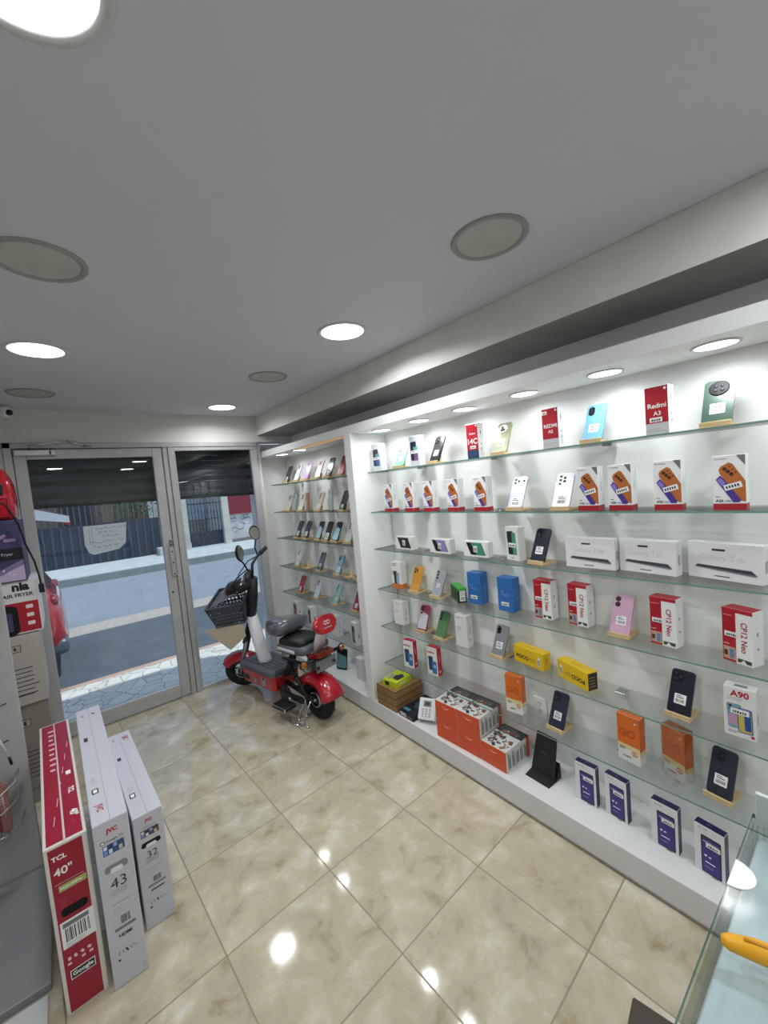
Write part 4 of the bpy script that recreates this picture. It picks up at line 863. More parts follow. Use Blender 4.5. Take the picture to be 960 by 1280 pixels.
# ------------------------------------------------------------------ left side fixtures
pn = M('#aaa9a8', .45, var=.03, scale=4)
b = B(); b.box(-1.15, 2.4, .001, -.222, 2.43, 1.98, pn, .002); o = b.obj('partition_screen'); tag(o, 'tall white free-standing display panel at the left edge, holding a wire rack', 'panel')
b = B(); b.box(-1.15, 1.78, .0005, -.19, 2.39, .03, M('#8d8e92', .4, var=.05), .003); b.obj('base_board', o)  # white board coloured grey, its shadow put into the material
b = B(); b.box(-1.0, .95, .0005, -.2, 1.76, .014, M('#c9cbce', .4, var=.02), .002); o = b.obj('floor_board'); tag(o, 'white board lying on the floor left of the crimson carton', 'board')
wr = M('#b9bab8', .3, metal=.8)
o = empty('wire_rack', (-.35, 2.39, .42)); tag(o, 'wire basket rack hooked on the left display panel with packets in it', 'rack')
b = B()
for z, dy in ((-.13, .10), (-.02, .12), (.06, .13)): b.tube([(-.35, .009, z), (-.35, -dy, z), (.04, -dy, z), (.085, -dy*.6, z+.01), (.095, .009, z+.02)], .0035, wr)
for i in range(16): x = -.34+i*.026; b.tube([(x, -.01, -.13), (x, -.10, -.13), (x, -.13, .06)], .0016, wr, 5)
b.obj('basket', o)
b = B()
for x, z in ((.045, .19), (.055, .35), (-.1, .19), (-.1, .35)): b.tube([(x, .0095, z), (x, -.10, z-.0), (x-.01, -.13, z+.012)], .003, BLACK, 6); b.tube([(x-.04, 0.0, z+.02), (x+.035, -.0, z+.035)], .0025, BLACK, 6)
b.obj('hook', o)
b = B(); b.tube([(.05, -.12, .34), (.085, -.11, .2)], .005, M('#cfcfcf', .4)); b.tube([(.085, -.11, .2), (.09, -.11, .165)], .005, BLACK); o2 = b.obj('hanging_cable', None, (-.35, 2.39, .42)); tag(o2, 'thin white cable with a black tip hanging from an upper rack hook', 'cable')
pk = [('orange', '#c8572a', -.09, .10), ('black', '#17181a', -.075, .125), ('dark red', '#7c3a30', .02, .14), ('pink-edged', '#9b6a62', .045, .12), ('dark grey', '#2b2b2e', -.028, .10)]
for nme, c_, x, t_ in pk:
    b = B(); b.prism(rr(.05 if nme != 'pink-edged' else .03, .2, .006, 3), .012, M(c_, .4), Matrix.Translation((0, 0, .1)) @ Matrix.Rotation(PI/2, 4, 'X'), bev=.002); o = b.obj('accessory_packet', None, (-.35+x, 2.39-.026-.0125*pk.index((nme, c_, x, t_)), .42-.125), (-.06, 0, .0))
    tag(o, nme+' accessory packet standing in the wire basket on the left', 'packet', 'packets in the wire basket')
    b = B(); F = Fr((-.02, -.0122, .02), (1, 0, 0), (0, 0, 1), .04, .16); b.lines(F, 0, .12, .03, 3, .01, M('#d8c0a8', .5), .003); b.obj('printed_artwork', o)
# stack behind the panel
bxm = '#b3ada3'
def cbox(name, label, x0, y0, z0, w, d, h, col, draw=None, yaw=0, cat='box', group=None):
    o = empty(name, (x0, y0, z0), (0, 0, math.radians(yaw))); tag(o, label, cat, group)
    b = B(); b.box(-w, 0, 0, 0, d, h, M(col, .6, var=.04, scale=5), .003, 2); b.obj('carton', o)
    if draw: b = B(); b.rect(Fr((-w, 0, 0), (1, 0, 0), (0, 0, 1), w, h), .004, .004, w-.004, h-.004, M(col, .6), .0003); draw(b, Fr((-w, 0, 0), (1, 0, 0), (0, 0, 1), w, h), w, h); b.obj('printed_artwork', o)
    return o
def dcar(b, F, w, h):
    b.lines(F, w-.13, h*.52, w-.02, 7, .024, M('#3a3733', .7), .005, jit=.4); b.rrect(F, w-.11, h*.82, .05, .04, .002, 0, INK); b.rrect(F, w-.11, h*.82, .044, .034, .002, 0, M('#a9a297', .6), .0007); b.rect(F, w-.115, h*.8, w-.105, h*.84, INK, .001)
    b.lines(F, w-.15, h*.14, w-.02, 1, 1, INK, .004)
cbox('appliance_carton', 'plain grey-brown carton at the bottom of the stack behind the panel', -.155, 3.0, 0.0005, .42, .42, .56, '#8c857a', dcar, group='cartons behind the panel')
cbox('appliance_carton', 'grey-brown carton with black print, second in the stack behind the panel', -.15, 2.99, .562, .42, .42, .39, bxm, dcar, 1, group='cartons behind the panel')
def dnia(b, F, w, h):
    b.text(F, 'nia', w-.07, h*.895, .115, h*.16, INK, 0, .0008, .05); b.text(F, 'AIR FRYER', w-.085, h*.74, .15, h*.07, INK, 0, .0008, .03)
    b.rect(F, w-.085, h*.03, w-.006, h*.6, M('#a81c2e', .5)); b.rect(F, w-.3, h*.03, w-.085, h*.6, M('#a81c2e', .5)); b.rrect(F, w-.16, h*.28, .13, h*.56, .03, 0, BLACK, .0009); b.rrect(F, w-.16, h*.25, .08, h*.36, .012, 0, M('#454a66', .4), .0012)
    for i in range(3): b.rrect(F, w-.045, h*(.5-.16*i), .03, h*.07, .002, 0, M('#e8d9d9', .5), .001)
cbox('fryer_box', 'white and red air fryer carton on top of the brown cartons', -.13, 2.99, .958, .36, .34, .29, '#d9d9d8', dnia)
def dpur(b, F, w, h):
    b.rect(F, .005, .005, w-.005, h-.005, M('#3b3a5e', .5)); b.rect(F, .005, h*.36, w-.005, h*.55, M('#14151d', .5), .0008)
    b.text(F, 'Air Fryer', w-.085, h*.45, .13, h*.06, M('#c8c8d4', .5), 0, .0012)
    b.poly(F, [(w-.19, .006)]+[(w-.006-.18*(1-math.sin(PI/2*i/10)), .006+(h*.33)*(math.sin(PI/2*i/10)**.7)) for i in range(1, 11)]+[(w-.006, .006)], M('#7d6f96', .5), .0007); b.poly(F, [(w-.15, .006)]+[(w-.006-.14*(1-math.sin(PI/2*i/10)), .006+(h*.24)*(math.sin(PI/2*i/10)**.7)) for i in range(1, 11)]+[(w-.006, .006)], M('#b9a9c4', .5), .0009)
    for i in range(5): b.rrect(F, w-.05-.035*i, h*(.68+.05*(i % 2)), .05, h*.05, .005, .6*i, M('#9a7f9e', .5), .0009)
    for i in range(7): b.rrect(F, w-.05-.02*i, h*(.12+.04*(i % 3)), .014, h*.02, .003, .6*i, M('#e0c9d0', .5), .0011)
cbox('fryer_box', 'dark purple air fryer carton between the white fryer box and the red fryer', -.165, 2.98, 1.249, .33, .33, .335, '#45446a', dpur)
fr = empty('air_fryer', (-.31, 3.13, 1.5845)); tag(fr, 'glossy red air fryer standing on the purple carton', 'air fryer')
rd = M('#b01526', .18, coat=.8)
b = B()
def sq(hw, z, e=.55, n=28): return [(math.copysign(abs(math.cos(2*PI*i/n))**e, math.cos(2*PI*i/n))*hw, math.copysign(abs(math.sin(2*PI*i/n))**e, math.sin(2*PI*i/n))*hw, z) for i in range(n)]
b.loft([sq(.13, 0), sq(.142, .02), sq(.145, .12), sq(.138, .2), sq(.118, .27), sq(.08, .3), sq(.03, .307)], rd); b.obj('body', fr)
b = B(); b.box(-.07, -.147, .14, .1, -.135, .2, BLACK, .006, 2); b.obj('control_window', fr)
b = B(); b.box(-.03, -.2, .04, .03, -.14, .075, BLACK, .01, 2); b.box(-.11, -.1455, .015, .11, -.14, .12, rd, .004); b.obj('drawer_handle', fr)
b = B(); b.tube([(-.31, 2.9785, 1.72), (-.29, 2.92, 1.735), (-.25, 2.88, 1.71), (-.2, 2.88, 1.66), (-.165, 2.9, 1.56), (-.15, 2.92, 1.45), (-.125, 2.94, 1.35), (-.115, 2.95, 1.27), (-.112, 2.955, 1.22)], .0045, BLACK, 8)
o = b.obj('power_cable'); tag(o, 'black power cable hanging in front of the fryer cartons', 'cable'); b = B(); b.box(-.012, -.008, -.03, .012, .008, .02, BLACK, .004, 2); kid(o, b.obj('plug', o, (-.112, 2.955, 1.2)))
b = B(); b.tube([(-.34, 1.33, .02), (-.3, 1.42, .022), (-.26, 1.47, .022), (-.22, 1.44, .022), (-.2, 1.36, .021), (-.21, 1.2, .02)], .004, M('#15182c', .4), 8); b.tube([(-.4, 1.4, .02), (-.33, 1.45, .024), (-.3, 1.36, .028), (-.35, 1.3, .02), (-.5, 1.25, .02)], .004, M('#15182c', .4), 8)
o = b.obj('looped_cable'); tag(o, 'dark looped cable lying on the white floor board', 'cable')
# ------------------------------------------------------------------ glass counter
ct = empty('glass_counter', (.3, -.2, 0)); tag(ct, 'glass topped white display counter at the lower right corner', 'counter')
def cpn(bb, n): return bb.obj(n, ct, (-.3, .2, 0))
CT = 1.0; X1 = .845; Y1 = .147
b = B(); b.box(-.3, -.6, 0, X1-.01, Y1-.02, .62, M('#c9ccce', .5), .004); cpn(b, 'cabinet_body')
b = B(); b.box(-.28, -.58, .62, X1-.02, Y1-.022, .626, M('#e7e9ec', .4, var=.03)); cpn(b, 'display_floor')
b = B(); b.box(-.3, -.6, CT-.008, X1, Y1, CT, glass_mat('counter_glass', '#f6faf9', .4, 1.45, .12), tops={1: EDGE, 3: EDGE, 0: EDGE}); cpn(b, 'glass_top')
b = B(); b.box(-.3, Y1-.008, .60, X1-.008, Y1-.002, CT-.0085, GLASSTOP, tops={4: EDGE}); b.box(X1-.016, -.58, .627, X1-.008, Y1-.015, CT-.0085, GLASSTOP); cpn(b, 'glass_front')
b = B(); b.box(X1-.012, -.3, CT+.0002, X1-.004, Y1-.005, CT+.045, M('#c4cfca', .25), .001, tops={}); cpn(b, 'glass_lip')
b = B(); b.box(-.285, -.57, .955, X1-.02, Y1-.0095, .975, M('#cdd4db', .35, var=.06, scale=9), .002); cpn(b, 'display_tray')
b = B(); n = 28; b.prism([(.027*math.cos(PI*i/n), -.027*math.sin(PI*i/n)) for i in range(n+1)][::-1], .001, PAPER); o = b.obj('round_sticker', None, (.697, .1465, CT+.0003)); tag(o, 'half round white paper sticker on the edge of the glass counter', 'sticker')
b = B(); b.tube([(0, 0, .012), (.002, -.006, .012), (.013, -.03, .012), (.05, -.14, .012)], [.005, .0085, .0115, .0115], M('#e8a515', .45), 14); o = b.obj('yellow_handle', None, (.571, .132, CT+.0002)); tag(o, 'yellow rounded tool handle lying on the glass counter', 'tool')
b = B(); F = Fr((0, 0, 0), (1, 0, 0), (0, 1, 0), 1, 1); b.tube([(.008, -.02, .0225), (.045, -.13, .0235)], .0022, M('#c98a10', .5), 6); kid(o, b.obj('grip_groove', o))
b = B(); b.lathe([(0, 0), (.03, 0), (.032, .004), (.032, .05), (.028, .052), (0, .052)], M('#5b2b2a', .35), 28); o = b.obj('round_tin', None, (.785, .06, CT+.0003)); tag(o, 'dark red round tin at the far right of the glass counter', 'tin')
# brown stool
st = empty('brown_stool', (.7585, .252, 0), (0, 0, math.radians(10))); tag(st, 'dark brown wooden stool, its corner showing in front of the glass counter', 'stool')
wd = M('#3a2d22', .5, var=.15, scale=12)
b = B(); b.box(-.11, -.085, .42, .11, .085, .45, wd, .004, 2); b.obj('seat', st)
for i, (x, y) in enumerate(((-.09, -.065), (.09, -.065), (-.09, .065), (.09, .065))): b = B(); b.box(x-.015, y-.015, 0, x+.015, y+.015, .42, wd, .003); b.obj('leg', st)
b = B(); b.box(-.09, -.065, .34, .09, .065, .42, wd, .003); b.obj('apron', st)
#@@PART4
# ------------------------------------------------------------------ scooter
fc = Vector((1.084, 3.5, 0)); rc = Vector((1.277, 2.548, 0)); ax = (rc-fc).normalized()
sco = empty('electric_scooter', fc, (0, 0, math.atan2(ax.y, ax.x))); tag(sco, 'red and grey electric moped with front basket and mirrors on its stand by the window', 'scooter')
# local: +x to the rear, +y to the right of the picture-left side?  y = left-normal of ax
sred = M('#b01424', .22, coat=.7); sgy = M('#5b5f66', .45); sbk = M('#141417', .45); tire = M('#17181a', .85, bump=.3, scale=60)
def wheel(x, z, y, steer, name, lean=0):
    R, r = .108, .04
    T = Matrix.Translation((x, y, z)) @ Matrix.Rotation(steer, 4, 'Z') @ Matrix.Rotation(PI/2, 4, 'X')
    b = B(); prof = [(R+r*math.cos(2*PI*i/12), r*.85*math.sin(2*PI*i/12)) for i in range(13)]; b.lathe(prof, tire, 40, T); w_ = b.obj(name, sco)
    b = B(); prof = [(R-.022, -.02), (R-.016, -.026), (R-.03, -.012), (R-.03, .012), (R-.016, .026), (R-.022, .02)]; b.lathe(prof, sbk, 40, T)
    b.lathe([(0, -.034), (.03, -.034), (.04, -.02), (.04, .02), (.03, .034), (0, .034)], M('#26272a', .4, metal=.4), 24, T)
    for i in range(5):
        a = 2*PI*i/5; b.tube([T @ Vector((.03*math.cos(a), .03*math.sin(a), 0)), T @ Vector((R*.8*math.cos(a+.2), R*.8*math.sin(a+.2), 0))], .008, sbk, 6)
    kid(w_, b.obj('rim', w_)); b = B(); b.tube([T @ Vector((0, 0, -.05)), T @ Vector((0, 0, .05))], .008, CHROME, 10); b.lathe([(.045, .036), (.055, .036), (.055, .038), (.045, .038)], CHROME, 24, T); kid(w_, b.obj('axle', w_))
wheel(.05, .15, 0, 0, 'front_wheel'); wheel(1.0, .152, 0, 0, 'rear_wheel')
def fender(x, z, r, a0, a1, wd_, m, name, steer=0, flare=0):
    b = B(); secs = []
    for i in range(15):
        a = math.radians(a0+(a1-a0)*i/14); k = (1+flare*max(0, (i-9)/5)); 
        prof = [(-wd_*k, -.05), (-wd_*.95*k, -.012), (-wd_*.6*k, .012), (0, .02), (wd_*.6*k, .012), (wd_*.95*k, -.012), (wd_*k, -.05), (wd_*.93*k, -.05), (wd_*.55*k, .004), (0, .012), (-wd_*.55*k, .004), (-wd_*.93*k, -.05)]
        rr_ = r*(1+.25*flare*max(0, (i-8)/6))
        secs.append([(x+(rr_+q)*math.cos(a), p, z+(rr_+q)*math.sin(a)) for p, q in prof])
    T = Matrix.Translation((x, 0, 0)) @ Matrix.Rotation(steer, 4, 'Z') @ Matrix.Translation((-x, 0, 0))
    secs = [[T @ Vector(p) for p in s_] for s_ in secs]
    b.loft(secs, m); return b.obj(name, sco)
fender(.05, .15, .162, 140, 22, .058, sred, 'front_fender', 0)
fender(1.0, .155, .175, 150, 14, .075, sred, 'rear_fender', 0, .3)
b = B()
for y in (-.065, .065): b.tube([Vector(p) for p in ((0.05, y, .15), (.08, y, .24), (.17, y*.9, .45))], [.012, .014, .017], sbk if y > 0 else M('#8c8e92', .3, metal=.7), 12)
b.tube([(.16, -.075, .45), (.16, .055, .47)], .016, sbk, 12); b.tube([(.16, -.005, .45), (.24, 0, .62)], .024, sbk, 14); b.obj('front_fork', sco)
b = B(); b.tube([(.235, 0, .60), (.30, 0, .80), (.345, 0, .96)], [.04, .042, .036], M('#1f2024', .5), 16); b.obj('steering_column', sco)
b = B(); b.loft([[(x+math.cos(t)*rx, math.sin(t)*ry, z) for t in [2*PI*i/16 for i in range(16)]] for x, rx, ry, z in ((.235, .036, .04, .70), (.26, .044, .048, .6), (.31, .05, .05, .45), (.37, .052, .052, .31), (.38, .054, .054, .27))], M('#f0f0f6', .35, coat=.3)); b.obj('down_tube', sco)
# battery box
b = B(); pr = lambda z, g, x0=.2, x1=.60: [(x0-g, -.095-g, z), (x0+.03-g, -.11-g, z), (x1+g, -.11-g, z), (x1+.03+g, -.09-g, z), (x1+.03+g, .11+g, z), (x1+g, .13+g, z), (x0+.03-g, .13+g, z), (x0-g, .115+g, z)]
b.loft([pr(.13, -.02), pr(.14, 0), pr(.235, .004), pr(.25, .002)], sred, smooth=False); b.obj('battery_box', sco)
b = B(); b.loft([pr(.247, .01), pr(.277, .012), pr(.29, -.002)], sgy, smooth=False); 
for i in range(6): b.box(.24, -.08+i*.034, .2898, .58, -.07+i*.034, .292, M('#4b4f55', .6))
b.obj('footboard', sco)
b = B()
F = Fr((.19, -.1115, .125), (1, 0, 0), (0, 0, 1), .45, .1); b.rrect(F, .08, .055, .07, .04, .012, 0, sbk, .002); b.disc(F, .2, .05, .018, M('#9c9ea2', .4), .002); b.rrect(F, .31, .07, .05, .07, .006, 0, M('#d8d8da', .4), .002); b.rrect(F, .31, .07, .038, .058, .004, 0, sbk, .0025)
b.poly(F, [(.3, .05), (.325, .05), (.315, .09)], M('#d8d8da', .4), .003); b.obj('side_badge', sco)
# frame, pedals
b = B(); b.tube([(.55, 0, .2), (.68, 0, .27), (.76, 0, .43)], .028, sbk, 12); b.tube([(.60, -.0, .18), (.78, 0, .15), (1.0, -.055, .168)], .018, sbk, 10); b.tube([(.60, .0, .18), (.78, 0, .15), (1.0, .055, .168)], .018, sbk, 10)
b.tube([(.7, -.06, .40), (1.12, -.07, .42)], .011, sbk, 8); b.tube([(.7, .06, .40), (1.12, .07, .42)], .011, sbk, 8); b.obj('frame', sco)
b = B()
for y in (-.085, .085):
    b.tube([(.80, y, .40), (.99, y*1.0, .18)], .013, sbk, 10); pts = []
    for i in range(73): t = i/72; a = i*PI/6; p = Vector((.82+.13*t, y, .376-.15*t)); pts.append(p+Vector((0, math.cos(a), 0))*.022+Vector((.75*math.sin(a), 0, .66*math.sin(a)))*.022)
    b.tube(pts, .0042, M('#2a2b2f', .35, metal=.5), 6)
b.obj('rear_shock', sco)
for y, zz_ in ((-.16, .115), (.2, .17)):
    b = B(); s_ = math.copysign(1, y); b.tube([(.74, s_*.07, .13), (.80, s_*.10, zz_+.01)], .01, CHROME, 8); b.tube([(.80, s_*.1, zz_), (.80, s_*.15, zz_)], .008, CHROME, 8)
    b.box(.73, y-.05, zz_-.014, .88, y+.05, zz_+.016, sbk, .006, 2); b.obj('pedal', sco)
b = B(); b.lathe([(0, -.01), (.06, -.01), (.065, 0), (.06, .01), (0, .01)], M('#2a2b2e', .4, metal=.3), 28, Matrix.Translation((.70, -.065, .13)) @ Matrix.Rotation(PI/2, 4, 'X')); b.box(.70, -.09, .12, .93, -.07, .165, sbk, .015, 2); b.obj('chain_guard', sco)
# saddle (grey, wrapped), rear seat, backrest
def shell(secs, m, name, par=sco, n=20, e=.75):
    b = B(); b.loft([[(x+0, math.copysign(abs(math.cos(2*PI*i/n))**e, math.cos(2*PI*i/n))*hw, z+math.copysign(abs(math.sin(2*PI*i/n))**e, math.sin(2*PI*i/n))*hh) for i in range(n)] for x, z, hw, hh in secs], m); return b.obj(name, par)
sad = shell([(.50, .62, .02, .015), (.52, .62, .06, .035), (.58, .615, .10, .052), (.66, .62, .135, .062), (.74, .63, .14, .06), (.79, .64, .12, .05), (.805, .645, .06, .02)], M('#6b6f77', .3, coat=.5), 'saddle')
o = shell([(.492, .62, .022, .017), (.515, .62, .064, .039), (.58, .615, .105, .056), (.66, .62, .14, .066), (.74, .63, .146, .064), (.797, .64, .125, .053), (.812, .645, .06, .02)], WRAP, 'plastic_wrap'); kid(sad, o)
b = B(); b.tube([(.76, 0, .40), (.70, 0, .58)], .02, CHROME, 12); b.obj('saddle_post', sco)
shell([(.72, .505, .10, .022), (.74, .505, .125, .034), (.85, .51, .13, .038), (1.0, .52, .125, .036), (1.04, .525, .10, .022)], sgy, 'seat_tray', e=.5)
shell([(.735, .545, .08, .014), (.755, .548, .112, .03), (.86, .553, .118, .036), (.98, .56, .11, .034), (1.005, .563, .08, .016)], sbk, 'rear_seat', e=.55)
b = B(); b.box(.76, -.137, .505, .95, -.13, .525, M('#d7d8da', .3), .002); b.obj('seat_trim', sco)
b = B(); b.loft([[(1.02, -.04, .5), (1.02, .04, .5), (1.05, .04, .5), (1.05, -.04, .5)], [(1.07, -.045, .6), (1.07, .045, .6), (1.095, .045, .6), (1.095, -.045, .6)], [(1.11, -.05, .68), (1.11, .05, .68), (1.13, .05, .68), (1.13, -.05, .68)]], M('#d9d9de', .35)); b.obj('backrest_bracket', sco)
T = Matrix.Translation((1.115, 0, .70)) @ Matrix.Rotation(math.radians(90-10), 4, 'Y') @ Matrix.Rotation(PI/2, 4, 'Z')
br = empty('backrest', (0, 0, 0)); br.parent = sco
b = B(); b.prism([(.094*math.copysign(abs(math.cos(2*PI*i/36))**.75, math.cos(2*PI*i/36)), .060*math.copysign(abs(math.sin(2*PI*i/36))**.75, math.sin(2*PI*i/36))) for i in range(36)], .045, sred, T, bev=.014, smooth=True); b.obj('cushion', br)
# emblem on the rear side of the backrest
n_ = (T.to_3x3() @ Vector((0, 0, 1))).normalized(); uu = (T.to_3x3() @ Vector((1, 0, 0))).normalized(); vv = n_.cross(uu)
c0 = T @ Vector((0, 0, .0455))
F = Fr(c0, uu, vv, 1, 1) 
if vv.z < 0: F = Fr(c0, -uu, -vv, 1, 1)
b = B(); wl2 = M('#dfe3ee', .4)
for a, c_, k in ((-.012, .012, 1), (.012, .012, 1)):
    for sg in (-1, 1): b.poly(F, [(a-.022, c_), (a, c_+sg*.016), (a+.022, c_), (a, c_+sg*.009)][::sg], wl2, .0012)
dash_row(b, F, 0, -.022, .07, .008, M('#b9bcd8', .4)); b.obj('emblem', br)
b = B(); b.loft([[(1.04, -.09, .475), (1.04, .09, .475), (1.04, .09, .50), (1.04, -.09, .50)], [(1.13, -.06, .485), (1.13, .06, .485), (1.13, .06, .515), (1.13, -.06, .515)]], M('#7c0d15', .15, coat=1), smooth=False); b.obj('tail_light', sco)
b = B(); b.box(1.03, -.11, .40, 1.05, .11, .45, sgy, .008, 2); b.tube([(1.06, -.15, .46), (1.06, .18, .46)], .012, sbk, 8); b.box(1.1, -.08, .38, 1.106, .10, .46, M('#777b7f', .5), .003); b.obj('tail_bracket', sco)
for y in (-.16, .185):
    b = B(); b.lathe([(0, -.016), (.013, -.014), (.02, 0), (.023, .01), (.018, .018), (0, .021)], M('#a4621a', .15, coat=1), 24, Matrix.Translation((1.07, y, .465)) @ Matrix.Rotation(PI/2, 4, 'Y')); b.lathe([(.023, -.006), (.027, -.002), (.027, .006), (.023, .01)], sbk, 24, Matrix.Translation((1.07, y, .465)) @ Matrix.Rotation(PI/2, 4, 'Y')); b.obj('turn_signal', sco)
b = B(); b.box(.96, .1, .2, 1.06, .13, .23, sbk, .006); b.obj('foot_peg', sco)
# stand
b = B()
for s_ in (-1, 1): b.tube([(.93, s_*.06, .15), (.90, s_*.09, .08), (.90, s_*.13, .007), (.96, s_*.14, .006), (1.02, s_*.125, .007)], .006, CHROME, 8); b.tube([(1.0, s_*.07, .168), (.97, s_*.11, .07), (.98, s_*.135, .008)], .006, CHROME, 8)
b.tube([(.90, -.12, .012), (.90, .12, .012)], .006, CHROME, 8); b.tube([(.95, -.15, .006), (.86, -.16, .006), (.83, -.13, .006)], .006, CHROME, 8); b.obj('rear_stand', sco)
# headlight, dash, basket, bars
b = B(); b.loft([[(x+0*t, hw*math.cos(t), z+hh*math.sin(t)) for t in [2*PI*i/18 for i in range(18)]] for x, z, hw, hh in ((.12, .90, .03, .025), (.14, .90, .065, .05), (.22, .91, .075, .058), (.31, .93, .06, .05), (.34, .935, .03, .03))], M('#232428', .35)); b.obj('headlight_shell', sco)
b = B(); b.blob((.135, 0, .89), (.03, .055, .045), M('#8e1422', .2, coat=1)); b.obj('front_lens', sco)
def bar(y0, s_): return [(.345, 0, .97), (.35, s_*.05, 1.05), (.37, s_*.12, 1.075), (.39, s_*.2, 1.08), (.40, s_*.25, 1.08)]
b = B()
for s_ in (-1, 1): b.tube(bar(0, s_), .011, sbk, 10)
b.obj('handlebar', sco)
for s_ in (-1, 1):
    g = B(); g.tube([(.39, s_*.2, 1.08), (.41, s_*.31, 1.078)], .018, sbk, 12); gp = g.obj('grip', sco)
    g = B(); g.tube([(.37, s_*.17, 1.085), (.35, s_*.24, 1.06), (.36, s_*.31, 1.055)], .006, CHROME, 8); kid(gp, g.obj('brake_lever', gp))
for s_, mx_, mz, ang in ((1, .39, 1.26, -1.2), (-1, .38, 1.25, -.25)):
    g = B(); yb = s_*.15; yt = s_*.2
    g.tube([(.38, yb, 1.08), (.37, yb+s_*.015, 1.15), (mx_-.01, yt, mz-.06)], .006, sbk, 8)
    T = Matrix.Translation((mx_, yt, mz)) @ Matrix.Rotation(ang, 4, 'Z') @ Matrix.Rotation(PI/2, 4, 'Y')
    pf = [(.062*math.cos(2*PI*i/28), .042*math.sin(2*PI*i/28)) for i in range(28)]
    g.prism(pf, .016, sbk, T @ Matrix.Translation((0, 0, -.016)), bev=.004, smooth=True); mo = g.obj('mirror', sco)
    g = B(); g.prism([(p*.88, q*.88) for p, q in pf], .0012, M('#aeb4b8', .06, metal=.9), T @ Matrix.Translation((0, 0, .0002))); kid(mo, g.obj('mirror_glass', mo))
g = B(); 
for s_, y in ((1, .13), (-1, -.1)): g.tube([(.36, y, 1.08), (.28, y*1.3, 1.04), (.2, y*.8, .96), (.22, y*.3, .8), (.25, 0, .66)], .0045, sbk, 7)
g.obj('cable', sco)
# basket
bs = empty('front_basket', (0, 0, 0), (0, 0, 0)); bs.parent = sco; bkm = M('#4a4e56', .5)
x0, x1, yw, zb, zt = .0, .22, .14, .645, .82
b = B()
def ring(z, g, m_): 
    return [(x0-g, .04-yw-g, z), (x1+g, .04-yw-g, z), (x1+g, .04+yw+g, z), (x0-g, .04+yw+g, z)]
lv = [zb, .65, .68, .71, .74, .77, zt]
for i, (za, zc2) in enumerate(zip(lv, lv[1:])):
    ga, gc = (za-zb)*.16, (zc2-zb)*.16
    if i in (0, 5):
        R1, R2 = ring(za, ga, 0), ring(zc2, gc, 0)
        for j in range(4): b.face([R1[j], R1[(j+1) % 4], R2[(j+1) % 4], R2[j]], bkm)
for j in range(4):
    A, C = Vector(ring(zb, 0, 0)[j]), Vector(ring(zb, 0, 0)[(j+1) % 4]); A2, C2 = Vector(ring(zt, .029, 0)[j]), Vector(ring(zt, .029, 0)[(j+1) % 4])
    for k in range(9): t = k/8; b.tube([A.lerp(C, t), A2.lerp(C2, t)], .0065, bkm, 4, smooth=False)
    for z in (.68, .71, .74): t = (z-zb)/(zt-zb); b.tube([A.lerp(A2, t), C.lerp(C2, t)], .008, bkm, 4, smooth=False)
b.face(ring(zb, 0, 0)[::-1], bkm); Rb = [Vector(p) for p in ring(zb, .002, 0)]; b.tube(Rb+[Rb[0]], .01, bkm, 6, smooth=False); R_ = [Vector(p) for p in ring(zt, .03, 0)]; b.tube(R_+[R_[0]], .009, bkm, 6, smooth=False); b.obj('basket_body', bs)
b = B(); lid = M('#7d7e8c', .5)
for k in range(9): t = -.09+k*.0325; b.box(x0-.01, t-.005, 0, x1, t+.005, .006, lid, T=Matrix.Translation((x0, 0, .812)) @ Matrix.Rotation(-.35, 4, 'Y') @ Matrix.Translation((-x0, 0, 0)))
for k in range(8): t = x0+k*.034; b.box(t-.005, -.09, .0005, t+.005, .17, .0055, lid, T=Matrix.Translation((x0, 0, .812)) @ Matrix.Rotation(-.35, 4, 'Y') @ Matrix.Translation((-x0, 0, 0)))
b.obj('lattice_lid', bs)
b = B(); b.box(.17, -.02, .68, .27, .02, .71, sbk, .005); b.obj('basket_bracket', sco)
b = B(); b.face([(-.1, -.10, .63), (.2, -.10, .66), (.2, -.10, .52), (.05, -.10, .42)], M('#cbbdab', .8)); 
o = b.obj('cardboard_flap', sco); md = o.modifiers.new('s', 'SOLIDIFY'); md.thickness = .003
Hh = Vector((.24, 0, .60)); SR = Matrix.Translation(Hh) @ Matrix.Rotation(math.radians(44), 4, Vector((.33, 0, .94))) @ Matrix.Translation(-Hh)
w0 = SR @ Vector((0, 0, .148)); pass
for q in list(sco.children):
    if q.name.split('.')[0] in ('front_wheel', 'front_fender', 'front_fork', 'steering_column', 'headlight_shell', 'front_lens', 'handlebar', 'grip', 'mirror', 'cable', 'front_basket', 'basket_bracket', 'cardboard_flap'):
        q.matrix_basis = SR
